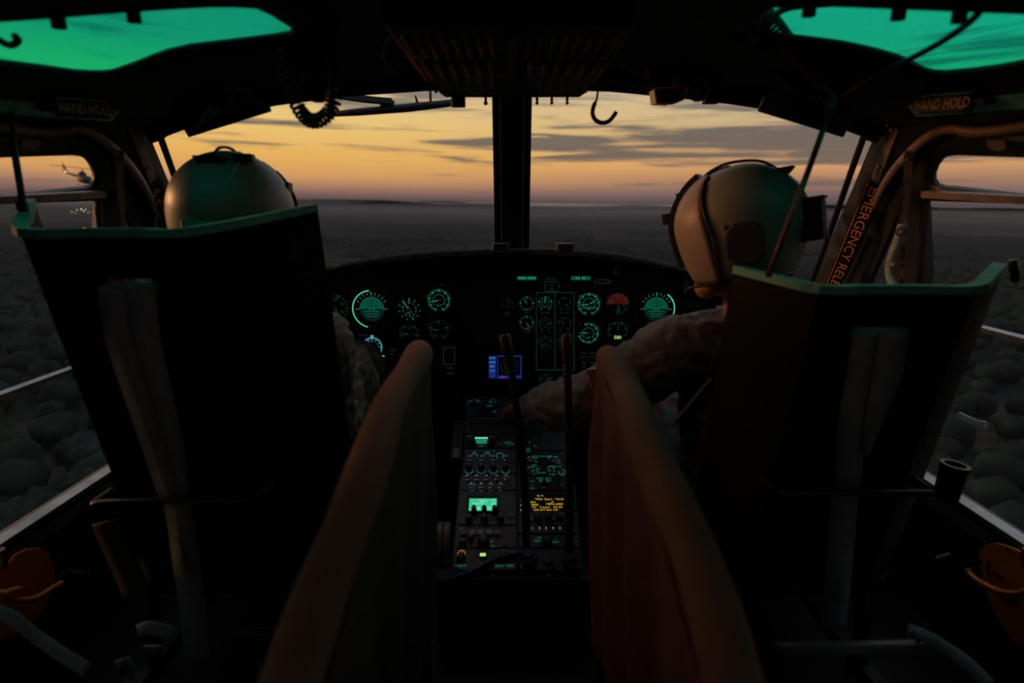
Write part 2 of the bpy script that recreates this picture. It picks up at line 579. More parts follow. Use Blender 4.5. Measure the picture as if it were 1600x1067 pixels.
def land():
    m = mat('land', (.03, .035, .03), .95); t = m.node_tree; N = NT(t)
    tc = N.new('ShaderNodeTexCoord'); mp = N.new('ShaderNodeMapping'); t.links.new(tc.outputs['Object'], mp.inputs[0])
    mp.inputs['Scale'].default_value = (.0016, .0036, .01)
    a = N.noise(mp.outputs[0], 1.0, 6, .6, .6); b = N.noise(mp.outputs[0], 9.0, 3, .6)
    f = N.m('ADD', a, N.m('MULTIPLY', N.m('SUBTRACT', b, .5), .25))
    N.put(t.nodes['Principled BSDF'].inputs['Base Color'], N.ramp(f, [(.35, (.008, .014, .016, 1)), (.55, (.012, .020, .020, 1)), (.60, (.045, .039, .029, 1)), (.66, (.014, .020, .018, 1)), (.8, (.034, .032, .024, 1))]))
    t.nodes['Principled BSDF'].inputs['Specular IOR Level'].default_value = 0
    mb = MB(); rows = []
    rad = [20 * 1.075 ** i for i in range(104)]
    for r in rad:
        rows.append([])
        for k in range(161):
            a_ = math.radians(-100 + 200 * k / 160); x, y = r * math.sin(a_), r * math.cos(a_)
            rows[-1].append(rolled(x, y, land_h(x, y)))
    mb.grid(rows)
    return tag(mb.build('ground', 'land', smooth=True), 'dark wooded plain stretching to the hazy horizon below the aircraft', 'land', kind='structure')


land()


def haze():
    m = bpy.data.materials.new('dusk_haze'); m.use_nodes = True; t = m.node_tree; t.nodes.clear()
    v = t.nodes.new('ShaderNodeVolumeScatter'); v.inputs['Color'].default_value = (.170, .180, .215, 1)
    v.inputs['Density'].default_value = HAZE; v.inputs['Anisotropy'].default_value = .0
    o = t.nodes.new('ShaderNodeOutputMaterial'); t.links.new(v.outputs[0], o.inputs['Volume']); M['dusk_haze'] = m
    mb = MB(); n = 64; A = [2 * math.pi * k / n for k in range(n)]
    rings = [[rolled(r * math.sin(a), r * math.cos(a), z) for a in A] for r, z in ((1200, -320), (36000, -320), (36000, 330), (15000, 110), (5000, 5), (1200, -16))]
    mb.grid(rings, True); mb.add(rings[0], [tuple(range(n))]); mb.add(rings[-1], [tuple(range(n))])
    return tag(mb.build('haze_layer', 'dusk_haze'), 'mauve dusk haze lying over the distant plain', 'haze', kind='stuff')


HAZE = 1 / 5200
haze()


def leaf_mat():
    m = mat('foliage', (.016, .026, .022), .95, spec=0, var=.5, vscale=.4); return m


leaf_mat()


def crown_mesh(seed):
    rnd = random.Random(seed); bm = bmesh.new(); bmesh.ops.create_icosphere(bm, subdivisions=2, radius=1)
    for v in bm.verts:
        n = noise.noise(v.co * 1.7 + Vector((seed * 3.1, 0, 0))); v.co = v.co * (1 + .32 * n); v.co.z *= .85
    me = bpy.data.meshes.new('crown'); bm.to_mesh(me); bm.free(); me.materials.append(M['foliage'])
    me.polygons.foreach_set('use_smooth', [True] * len(me.polygons)); return me


def trees():
    crowns = [crown_mesh(i) for i in range(4)]
    tm = MB().tube([(0, 0, -9), (0, 0, 0)], [.35, .2], 6); trunk = bpy.data.meshes.new('trunk'); trunk.from_pydata(tm.v, [], tm.f); trunk.materials.append(M['bark'])
    rnd = random.Random(3)
    spots = []
    # near trees seen through the low side windows
    for side, (x0, x1, y0, y1) in (('left', (-20, 110, 470, 800)), ('right', (1480, 1620, 540, 860))):
        k = 0
        for gy in range(y0, y1, 26):
            for gx in range(x0, x1, 30):
                d = ray(gx + rnd.uniform(-12, 12), gy + rnd.uniform(-10, 10)); t = (GZ - CAMZ) / d.z
                p = d * t
                if 0 < t < 420 and k < 46 and all(math.hypot(p.x - a, p.y - b) > 17 for _, a, b in spots):
                    spots.append((side, p.x, p.y)); k += 1
    for i, (side, x, y) in enumerate(spots):
        r = rnd.uniform(5.5, 9.0); b = rolled(x, y, land_h(x, y) + 7)
        root = empty('tree', b)
        side_words = 'beyond the left door window' if side == 'left' else 'beyond the right door window'
        tag(root, f'dark round-crowned woodland tree far below {side_words}', 'tree', f'woodland trees {side_words}')
        c = inst('crown', crowns[i % 4], b, root); s = r; c.scale = (s, s, s * rnd.uniform(.8, 1.1)); c.rotation_euler.z = rnd.uniform(0, 6)
        inst('trunk', trunk, b, root)
    # the rest of the woods, nobody could count them
    mb = MB(); bm = bmesh.new(); bmesh.ops.create_icosphere(bm, subdivisions=1, radius=1)
    V0 = [v.co.copy() for v in bm.verts]; F0 = [tuple(v.index for v in f.verts) for f in bm.faces]; bm.free()
    n = 0
    while n < 7000:
        a = math.radians(rnd.choice((-1, 1)) * rnd.uniform(4, 62)); r = 160 + 1500 * rnd.random() ** 1.4
        x, y = r * math.sin(a), r * math.cos(a)
        if noise.noise(Vector((x / 240, y / 240, 2.2))) < -.12: continue
        if any(math.hypot(x - sx, y - sy) < 17 for _, sx, sy in spots): continue
        s = rnd.uniform(4.5, 8.5); zz = land_h(x, y) + s * .55; ph = rnd.uniform(0, 6)
        c_, s_ = math.cos(ph), math.sin(ph); q = rolled(x, y, zz); k = [rnd.uniform(.75, 1.2) for _ in V0]
        mb.add([q + Vector(((v.x * c_ - v.y * s_) * s * kk, (v.x * s_ + v.y * c_) * s * kk, v.z * s * .8 * kk)) for v, kk in zip(V0, k)], F0); n += 1
    tag(mb.build('forest', 'foliage', smooth=True), 'dark dusk woodland covering the plain below', 'forest', kind='stuff')


trees()


def far_helicopter():
    c = P(131, 279, 165); root = empty('helicopter', c + Vector((0, 0, -1.6)))
    tag(root, 'small dark helicopter flying in the orange sky beyond the left door window', 'helicopter')
    yaw = math.radians(-28); X = Vector((math.cos(yaw), math.sin(yaw), -.13)).normalized(); Y = Vector((-math.sin(yaw), math.cos(yaw), 0)); Z = X.cross(Y)
    L = lambda x, y, z: c + X * x + Y * y + Z * z
    mb = MB(); rows = []
    for x, w, zt, zb in ((3.9, .2, -.5, -.9), (3.4, .8, .15, -1.1), (2.4, 1.15, .85, -1.25), (.8, 1.25, 1.05, -1.3), (-1.0, 1.2, 1.0, -1.25), (-2.2, .8, .75, -.8), (-3.0, .35, .45, -.15)):
        rows.append([L(x, w * math.cos(t), (zt + zb) / 2 + (zt - zb) / 2 * math.sin(t)) for t in [2 * math.pi * k / 12 for k in range(12)]])
    mb.grid(rows, True); mb.add(rows[0], [tuple(range(12))]); mb.add(rows[-1], [tuple(range(12))])
    mb.build('fuselage', 'far_heli', root, smooth=True)
    MB().lathe(L(-.6, 0, 1.0), Z, [(1.0, 0), (.9, .5), (.4, .8), (.2, 1.0)], 10).build('engine_cowling', 'far_heli', root)
    MB().tube([L(-2.4, 0, .3), L(-5.4, 0, .45), L(-8.6, 0, .7)], [.5, .34, .22], 8).build('tail_boom', 'far_heli', root)
    MB().prism([L(-8.2, -.08, .5), L(-8.9, -.08, .5), L(-10.2, -.08, 2.7), L(-9.5, -.08, 2.8)], Y * .16).build('tail_fin', 'far_heli', root)
    MB().tube([L(-9.8, -.3, 2.3), L(-9.8, -.3, 3.5)], .09, 6).tube([L(-9.8, -.3, 2.3), L(-9.8, -.3, 1.1)], .09, 6).build('tail_rotor', 'far_heli', root)
    MB().tube([L(-.3, 0, 1.6), L(-.3, 0, 2.75)], .13, 8).build('rotor_mast', 'far_heli', root)
    for s in (-1, 1):
        d = (X * .72 + Y * .70).normalized()
        MB().strip([L(-.3, 0, 2.75) + d * (s * .3), L(-.3, 0, 2.75) + d * (s * 7.2)], Z, .5, .10).build('rotor_blade', 'far_heli', root)
        sk = MB().tube([L(2.6, s * 1.25, -1.7), L(2.2, s * 1.25, -2.0), L(-1.8, s * 1.25, -2.0)], .07, 6)
        for x in (1.3, -1.0): sk.tube([L(x, s * .8, -1.1), L(x, s * 1.25, -2.0)], .06, 6)
        sk.build('skid', 'far_heli', root)
    ball(L(-8.9, -.1, .9), .22, 1).build('tail_light', 'town_glow', root)


far_helicopter()


def town_lights():
    rnd = random.Random(5)
    pts = [(112, 331, 5), (120, 328, 6), (127, 327, 8), (131, 330, 7), (134, 327, 6), (138, 332, 5), (144, 331, 4), (150, 330, 4), (132, 357, 7), (153, 356, 10), (118, 333, 4)]
    for px, py, s in pts:
        d = ray(px, py); t = None; lo = 300.0
        while lo < 6000:
            p = Vector((0, 0, CAMZ)) + d * lo
            if p.z < rolled(p.x, p.y, land_h(p.x, p.y)).z + 6: break
            lo *= 1.01
        r = lo * s / FPX * .12
        o = ball((0, 0, 0), r, 1).build('town_lamp', 'town_glow'); o.location = Vector((0, 0, CAMZ)) + d * (lo * .985)
        tag(o, 'tiny warm town light on the dusky plain beyond the left door window', 'light', 'town lights beyond the left door window')


town_lights()
# ------------------------------------------------------------------ cockpit shell
def struct(o, label, cat='structure'):
    return tag(o, label, cat, kind='structure')


# roof with two tinted overhead windows
LW = [(-60, 40), (0, 35), (60, 31), (100, 28), (200, 20), (270, 15), (330, 12), (365, 12), (400, 14), (425, 25), (440, 35), (455, 44), (462, 50), (455, 60), (430, 64), (400, 68), (350, 74), (300, 80), (265, 88), (240, 97), (215, 107), (195, 114), (180, 119), (165, 121), (145, 121), (120, 120), (60, 112), (0, 105), (-60, 98)]
RW = [(1132, 53), (1150, 47), (1172, 39), (1190, 24), (1207, 13), (1235, 11), (1260, 10), (1330, 12), (1400, 15), (1500, 19), (1600, 23), (1660, 26), (1660, 94), (1600, 105), (1560, 112), (1520, 117), (1475, 121), (1458, 120), (1440, 115), (1420, 105), (1400, 96), (1370, 87), (1340, 80), (1310, 74), (1280, 70), (1230, 64), (1180, 58)]
hl = [PR(*p) for p in LW]; hr = [PR(*p) for p in RW]
front = [PR(px, py) for px, py in ((232, 206), (240, 199), (262, 190), (300, 178), (350, 163), (420, 147), (530, 133), (665, 124), (800, 120), (955, 125), (1060, 135), (1140, 144), (1185, 150), (1250, 163), (1306, 178), (1344, 190), (1366, 199), (1374, 206))]
outer = [(p.x, p.y) for p in front] + [(.86, 1.2), (.875, .8), (.875, 0), (.875, -1.2), (0, -1.2), (-.875, -1.2), (-.875, 0), (-.875, .8), (-.86, 1.2)]
roof = patch(outer, [[(p.x, p.y) for p in hl], [(p.x, p.y) for p in hr]], lambda x, y: Vector((x, y, zroof(x) + .004)), .09).build('ceiling', 'roof_paint', smooth=True, solid=.008)
struct(roof, 'black painted cockpit roof between the two green overhead windows', 'ceiling')
hd = MB(); hd.strip([p + Vector((0, .012, -.004)) for p in front], Vector((0, 1, .2)), .034, .03)
hd.build('header', 'black_paint', roof)

for i, (h, lab) in enumerate(((hl, 'left'), (hr, 'right'))):
    w = MB(); c = patch([(p.x, p.y) for p in h], [], lambda x, y: Vector((x, y, zroof(x) + .004)), .08)
    o = c.build(f'window_{i + 1}', 'green_glass', smooth=True)
    struct(o, f'green tinted overhead window in the {lab} side of the roof', 'window')
    fr = MB(); n = len(h)
    fr.tube([h[k % n] + Vector((0, 0, .006)) for k in range(n + 1)], .005, 6, False)
    fr.build('frame', 'black_paint', o)
    for k, (bx, by) in enumerate(((90, 29), (208, 20)) if i == 0 else ((1405, 16), (1265, 11), (1500, 20))):
        b = PR(bx, by); MB().bbox(b + Vector((0, 0, -.004)), (.016, .012, .014), .003).build('clip', 'black_paint', o)

# beam across the roof behind the overhead windows
bm_ = MB(); rows = []
for k in range(25):
    x = -.86 + 1.72 * k / 24; z = zroof(x)
    rows.append([Vector((x, .66, z)), Vector((x, .655, z - .012)), Vector((x, .60, z - .016)), Vector((x, .55, z - .012)), Vector((x, .54, z + .01))])
bm_.grid(rows); bo = bm_.build('trim_1', 'roof_paint', smooth=True, angle=40); struct(bo, 'dark roof beam running across behind the green overhead windows', 'beam')
for k in range(22):
    x = -.8 + 1.6 * k / 21
    MB().lathe((x, .60, zroof(x) - .016), (0, 0, -1), [(.005, 0), (.004, .003)], 6).build('rivet', 'roof_paint', bo)

# windshield, two panes
T0, B0 = Vector((0, 1.36, 1.262)), Vector((0, 2.02, .80))
DECK = lambda x: .80 - .16 * x * x


def ws(s, t, sg):
    top = Vector((.82 * s, 1.345 - .015 * s, zroof(.82 * s) - .004)); bot = Vector((1.0 * s, 2.02 - .16 * s * s, DECK(1.0 * s)))
    p = top.lerp(bot, t); b = .03 * math.sin(math.pi * t) * (1 - .3 * s); p.y += b; p.z += b * .7
    p.x *= sg; return p


for i, sg in enumerate((-1, 1)):
    mb = MB(); mb.grid([[ws(.02 + .98 * a / 14, b / 12, sg) for a in range(15)] for b in range(13)])
    side = 'left' if sg < 0 else 'right'
    o = mb.build(f'window_{i + 3}', 'clear_glass', smooth=True)
    struct(o, f'clear curved windshield pane on the {side} of the centre post', 'window')
    # edge bow of the pane next to the pillar
    pts = curve([ws(.955 + .02 * math.sin(t * 3), t, sg) - Vector((sg * .012, .02, 0)) for t in (0, .12, .25, .4, .6, .8)], 4)
    MB().tube(pts, .0075, 8).build('edge_bow', 'dark_metal', o, smooth=True)

# centre post: a wide strip between two edge strips
cp = empty('trim_2', T0); struct(cp, 'black centre post between the two windshield panes', 'post')
dv = (B0 - T0).normalized(); nv = Vector((0, -dv.z, dv.y)) * -1
a0, b0 = T0 - dv * .03, B0 + dv * .02
MB().strip([a0, b0], nv, [.088, .118], .03).build('post_body', 'black_paint', cp)
for s in (-1, 1):
    MB().tube([a0 + Vector((s * .0255, 0, 0)) + nv * .016, b0 + Vector((s * .034, 0, 0)) + nv * .016], .0026, 6).build('edge_strip', 'label_grey', cp)  # pale grey stands in for the sunset reflection along the edges
MB().strip([a0 + nv * .014, b0 + nv * .014], nv, [.044, .06], .012).build('cover_strip', 'panel_black', cp)

# nose under the windshield, floor, back wall
nz = MB(); nz.grid([[Vector((x, 2.02 - .16 * x * x, z)) for x in [-1.05 + 2.1 * k / 16 for k in range(17)]] for z in (-.03, .35, .63)])
struct(nz.build('wall_front', 'panel_black', solid=.02), 'black nose bulkhead below the windshield', 'wall')
dk = MB(); dk.grid([[Vector((x, yy - .16 * x * x * f, DECK(x) - .003)) for x in [-1.02 + 2.04 * k / 20 for k in range(21)]] for yy, f in ((1.62, .3), (2.05, 1))])
struct(dk.build('trim_3', 'panel_black', smooth=True, solid=.012), 'black nose deck between instrument panel and windshield', 'deck')
fl = MB().box((0, .4, -.02), (2.06, 3.3, .04)); struct(fl.build('floor', 'black_paint'), 'black cockpit floor', 'floor')
bw = MB().box((0, -1.22, .62), (2.06, .04, 1.34)); struct(bw.build('wall_back', 'black_paint'), 'dark cabin bulkhead behind the seats', 'wall')


# side: pillar + door, outlined in photo pixels on the curved cabin side
def sd(px, py):
    p = PS(px, py); return (p.y, p.z)


def rounded(poly, r=.03, n=4):
    out = []; k = len(poly)
    for i in range(k):
        a, b, c = Vector(poly[i - 1]), Vector(poly[i]), Vector(poly[(i + 1) % k])
        ra = min(r, (a - b).length * .4); rc = min(r, (c - b).length * .4)
        p0 = b + (a - b).normalized() * ra; p2 = b + (c - b).normalized() * rc
        for j in range(n + 1):
            t = j / n; q = p0.lerp(b, t).lerp(b.lerp(p2, t), t); out.append((q.x, q.y))
    return out


DOORLINE = [(1302, 462), (1312, 440), (1330, 402), (1352, 352), (1368, 318), (1382, 290), (1398, 266), (1418, 243), (1440, 222), (1462, 208), (1490, 201)]
for i, sg in enumerate((-1, 1)):
    side = 'left' if sg < 0 else 'right'
    lift = lambda y, z: Vector((sg * xside(z), y, z))
    line = [sd(*p) for p in DOORLINE]
    top_f = sd(1376, 203)
    wsl = [sd(1372, 212), sd(1358, 246), sd(1340, 290), sd(1320, 338), sd(1300, 385), sd(1274, 455)]
    # pillar
    ptop = [(top_f[0] - .01, 1.19), (1.05, 1.19), (-1.2, 1.19), (-1.2, 1.128), (1.02, 1.128)]
    pil = [(1.98, -.03), (1.98, .5), (1.88, .72)] + wsl[::-1] + ptop + line[::-1][0:] + [(1.78, .66), (1.72, .4), (1.70, -.03)]
    po = patch(pil, [], lift, .07).build(f'trim_{4 + i}', 'pillar_paint', smooth=True, solid=.028)
    struct(po, f'black cockpit pillar beside the {side} windshield pane with the stencilled warning', 'pillar')
    # door panel with its windows
    off = 0 if sg > 0 else -7
    vent = [sd(x + off, y + (2 if sg < 0 and y > 285 else 0)) for x, y in ((1625, 243), (1500, 239), (1486, 241), (1473, 248), (1464, 260), (1459, 272), (1459, 282), (1464, 289), (1474, 292), (1490, 293), (1625, 309))]
    z_s = .368
    low = rounded([sd(1447, 311), (.92, sd(1610, 320)[1]), (.92, z_s), (1.44, z_s), (1.405, .62)], .022, 4)
    q = rounded([sd(1409, 330), sd(1390, 452), (1.6, .66), (1.76, .66), sd(1356, 452)], .01, 2)
    door = [(1.70, -.03), (1.72, .4), (1.78, .66)] + line + [(1.02, 1.125), (-1.2, 1.125), (-1.2, -.03)]
    cab = rounded([(.12, 1.04), (.12, .34), (-1.1, .34), (-1.1, 1.04)], .06, 4)
    do = patch(door, [vent, low, q, cab], lift, .07).build(f'door_{i + 1}', 'pillar_paint', smooth=True, solid=.014)
    struct(do, f'black {side} cockpit door with vent window over a large lower window', 'door')
    for nm, poly in (('vent_pane', vent), ('lower_pane', low), ('quarter_pane', q), ('cabin_pane', cab)):
        patch(poly, [], lambda y, z: Vector((sg * (xside(z) + .004), y, z)), .1).build(nm, 'clear_glass', do, smooth=True)
    # frame tube following the door line
    ins = lambda y, z, d=.026: Vector((sg * (xside(z) - d), y, z))
    fx = (lambda x: x) if sg > 0 else mir
    pin = lambda px, py, d: PS(fx(px), py, d)
    tb = [pin(*p, .026) for p in DOORLINE] + [ins(1.02, 1.128), ins(.6, 1.128)]
    MB().strip(curve(tb, 4), [Vector((sg, .35, .1))] * (len(tb) * 4 - 3), .016, .012).build('frame_tube', 'bare_frame', do, smooth=True)
    # window rail between vent and lower window, sill, slider rail
    MB().strip([pin(1444, 303, .02), pin(1640, 314, .02)], Vector((sg, 0, .2)), .014, .014).build('window_rail', 'bare_frame', do)
    MB().strip([ins(1.5, z_s - .004, .02), ins(.92, z_s - .004, .02)], Vector((sg, 0, 0)), .012, .03).strip([ins(1.5, z_s - .04, .024), ins(.92, z_s - .04, .024)], Vector((sg, 0, 0)), .03, .016).build('window_sill', 'sill_metal', do)
    zr = .745 if sg > 0 else .635
    MB().strip([ins(1.42, zr, -.004), ins(.92, zr, -.004)], Vector((sg, 0, .3)), .011, .012).build('slider_rail', 'sill_metal', do)
    # bright edge strip along the lower window's front edge
    MB().tube([pin(1446, 315, .026), pin(1441, 450, .026), ins(1.43, .45)], .003, 6).build('edge_strip', 'dark_metal', do)
    # vertical rod, fittings, latch cover
    rp = [pin(*p, .04) for p in ((1420, 236), (1418, 290), (1414, 340), (1411, 400), (1409, 450))]
    MB().strip(rp, Vector((sg * .8, 1, 0)), [.016, .014, .010, .009, .009], .007).build('door_rod', 'bare_frame', do)
    for px, py in ((1416, 240), (1420, 250), (1388, 196), (1394, 204), (1374, 262), (1379, 266)):
        c = pin(px, py, .045); MB().lathe(c, Vector((-sg, -.5, 0)), [(.004, 0), (.004, .003), (.002, .005)], 8).build('bolt', 'dark_metal', do)
    lt = [p for p in ((1548, 218), (1576, 220), (1577, 231), (1568, 236), (1556, 235), (1546, 228))]
    MB().prism([pin(*p, .03) for p in lt], Vector((-sg * .006, 0, 0))).build('latch_plate', 'bare_frame', do)
    # strap plate on the upper pillar
    sp = [pin(*p, .02) for p in ((1398, 196), (1388, 225), (1375, 262), (1368, 282))]
    MB().strip(sp, Vector((sg, .6, 0)), [.03, .026, .024, .022], .006).build('strap_plate', 'bare_frame', po)
    # stencil strip with the warning
    A, B = pin(1368, 288, .022), pin(1262, 540, .022)
    d = (B - A).normalized(); nrm = Vector((-sg * .75, -1, .1)); nrm = (nrm - d * nrm.dot(d)).normalized(); up = nrm.cross(d)
    if up.x * 1 < 0: up = -up
    MB().strip([A, B], nrm, .040, .004).build('sign_strip', 'sign_black', po)
    MB().strip([A - up * .016 + nrm * .004, B - up * .016 + nrm * .004], nrm, .0022, .001).build('sign_line', 'letter_orange', po)
    tx = MB()
    if sg > 0:
        put_text(tx, 'EMERGENCY RELEASE', A + d * .005 + nrm * .0035 + up * .002, d, up, .034, 'LEFT', 1.32)
    else:
        e = nrm.cross(Vector((0, 0, 1))).normalized() * -1; v = e.cross(nrm) * -1
        if v.z < 0: v = -v
        if e.x < 0: e = -e
        for k, ch in enumerate('EMERGENCY'):
            put_text(tx, ch, A + d * (.026 + k * .031) + nrm * .0035, (e + v * -.22).normalized(), (v + e * .22).normalized(), .030)
    tx.build('lettering', 'letter_orange', po)

# latch strap on the right door
dl = empty('latch_strap', PS(1408, 452, .06)); tag(dl, 'grey looped pull strap with eyelet hanging on the right door frame', 'strap')
k_ = [PS(px, py, .062) for px, py in ((1410, 352), (1404, 375), (1394, 400), (1390, 425), (1398, 450), (1404, 470))]
MB().strip(curve(k_, 4), Vector((.8, 1, .1)), .020, .006).build('strap', 'webbing', dl, smooth=True)
MB().lathe(PS(1408, 362, .068), Vector((-.7, -1, 0)), [(.010, 0), (.011, .004), (.006, .005), (.005, .001)], 14, False).build('eyelet', 'steel', dl)
MB().strip([PS(1400, 413, .066), PS(1388, 411, .066)], Vector((.8, 1, .1)), .008, .01).build('clip', 'bare_frame', dl)

# hand holds
def PIN(px, py, k=.97):
    a, b = PS(px, py), PR(px, py); o_ = Vector((0, 0, CAMZ)); p = a if (a - o_).length < (b - o_).length else b
    return o_ + (p - o_) * k


for sg in (-1, 1):
    f = (lambda x: x) if sg > 0 else mir
    side = 'left' if sg < 0 else 'right'
    dy = 0 if sg > 0 else 8
    a, b = PIN(f(1441), 166 + dy, .955), PIN(f(1519), 161 + dy, .955)
    root = empty('hand_hold', (a + b) / 2); tag(root, f'black hand hold bar with yellow stencil above the {side} door', 'handle')
    d = (b - a).normalized(); up = Vector((0, 0, 1)); up = (up - d * up.dot(d)).normalized(); n = d.cross(up); n = n if n.y < 0 else -n
    MB().bbox((a + b) / 2, ((b - a).length, .020, .026), .004, d, n, up).build('bar', 'sign_black', root, bevel=.002)
    MB().strip([a + up * .0155, b + up * .0155], up, .016, .003).build('top_strip', 'rim_pad_greenlit', root)
    for p in (a - d * .01, b + d * .01):
        MB().strip([p - n * .0, p - n * .035 + up * .008], up, .014, .012).build('bracket', 'sign_black', root)
    X = d if sg > 0 else -d
    put_text(MB(), 'HAND HOLD', (a + b) / 2 + n * .0125, X, up, .023, 'CENTER', .80 * (b - a).length / .1).build('lettering', 'letter_yellow', root)
    # roof edge strip behind it, green window light put into its colour
    e0, e1 = PIN(f(1426), 172 + dy, .985), PIN(f(1640), 154 + dy, .985)
    o = MB().strip([e0, e1], Vector((-sg * .6, 0, -.8)), .03, .006).build(f'trim_{6 + (sg > 0)}', 'rim_pad_greenlit')
    struct(o, f'roof edge strip coloured as green-lit behind the {side} hand hold', 'trim')
# ------------------------------------------------------------------ instrument panel
PY = 1.615
MPP = 1.66 / FPX
mat('glare_cloth', (.004, .004, .0045), .95, spec=.1)
ip = empty('instrument_panel', (0, PY + .03, .5)); tag(ip, 'black instrument panel with green-lit round dials under an arched glareshield', 'instrument panel')
arch = [(380, 470), (430, 448), (470, 434), (500, 425), (550, 413), (600, 405), (650, 399), (700, 396), (760, 394), (810, 393), (860, 394), (920, 397), (970, 402), (1010, 409), (1060, 421), (1110, 434), (1140, 444), (1190, 460), (1240, 480)]
top = [P(x, y + 3, PY) for x, y in arch]
bot = [P(x, max(600, y + 40), PY) for x, y in arch]
MB().grid([top, bot]).build('panel_board', 'panel_black', ip, solid=.006)
lipc = [P(x, y, 1.50) for x, y in arch]
MB().grid([lipc, [p + Vector((0, .06, -.002)) for p in lipc], [p + Vector((0, .15, -.006)) for p in lipc]]).build('glareshield', 'glare_cloth', ip, smooth=True, solid=.008)
MB().tube([p + Vector((0, -.002, 0)) for p in lipc], .0028, 6).build('glareshield_edge', 'black_rubber', ip)
for x in (782, 882):
    c = P(x, 388, 1.53); MB().bbox(c, (.048, .04, .026), .006, None, None, None).build('sight_bracket', 'panel_black', ip)

FN = Vector((0, -1, 0)); FX = Vector((1, 0, 0)); FZ = Vector((0, 0, 1))


def pp(px, py, h=0.0):
    return P(px, py, PY - .004) + FN * h


def pol(c, r, a, h):
    a = math.radians(a); return c + FX * (math.sin(a) * r) + FZ * (math.cos(a) * r) + FN * h


def tickset(mb, c, r0, r1, a0, a1, n, w, h=.0032):
    for k in range(n):
        a = a0 + (a1 - a0) * k / max(1, n - 1)
        mb.strip([pol(c, r0, a, h), pol(c, r1, a, h)], FN, w, .0006)


def arc(mb, c, r, a0, a1, w, h=.0032, n=24):
    mb.strip([pol(c, r, a0 + (a1 - a0) * k / n, h) for k in range(n + 1)], FN, w, .0006)


def gauge(px, py, rpx, mark='glow_green', needle=None, nums=None, dense=24, sweep=(-140, 140), inner=False, half=None, label=None, face='dial_black', dbl=None, digits=None):
    c = pp(px, py); r = rpx * MPP
    g = MB().lathe(c, FN, [(r * 1.16, 0), (r * 1.16, .004), (r * 1.06, .006), (r * .99, .003), (r * .99, .001)], 28, False).build('gauge', 'gloss_black', ip, smooth=True, angle=40)
    MB().lathe(c, FN, [(r * 1.0, 0), (r * 1.0, .0015)], 28).build('dial_face', face, g)
    mk = MB(); a0, a1 = sweep
    tickset(mk, c, r * .80, r * .95, a0, a1, dense, r * .055)
    if dense > 8: tickset(mk, c, r * .70, r * .95, a0, a1, (dense - 1) // 4 + 1, r * .085)
    if inner:
        tickset(mk, c, r * .46, r * .56, -130, 130, 13, r * .06); arc(mk, c, r * .44, 150, 210, r * .05)
    if nums:
        for k, s in enumerate(nums):
            a = a0 + (a1 - a0) * k / max(1, len(nums) - 1)
            put_text(mk, s, pol(c, r * .57, a, .0034), FX, FZ, r * .30)
    if label:
        put_text(mk, label, c + FZ * (-r * .30) + FN * .0034, FX, FZ, r * .26)
    mk.build('dial_markings', mark, g)
    if half:
        n = 18; vs = [c + FN * .0024] + [pol(c, r * .96, -90 + 180 * k / n, .0024) for k in range(n + 1)]
        MB().add(vs, [(0, k + 1, k + 2) for k in range(n)]).build('dial_sector', half, g)
    if needle is not None:
        for k, a in enumerate(needle if isinstance(needle, (list, tuple)) else [needle]):
            MB().strip([pol(c, r * .12, a + 180, .0045), pol(c, r * .1, a, .0045), pol(c, r * .82, a, .0045)], FN, [r * .12, r * .12, r * .03], .0008).build('needle', mark, g)
        MB().lathe(c, FN, [(r * .10, .002), (r * .10, .0055)], 10).build('needle_hub', 'knob_black', g)
    if digits:
        MB().box(c + FZ * (-r * .62) + FN * .004, (r * 1.2, .001, r * .55)).build('digit_window', 'dial_black', g)
        put_text(MB(), digits, c + FZ * (-r * .62) + FN * .0050, FX, FZ, r * .50).build('digits', 'glow_lime', g)
    return g


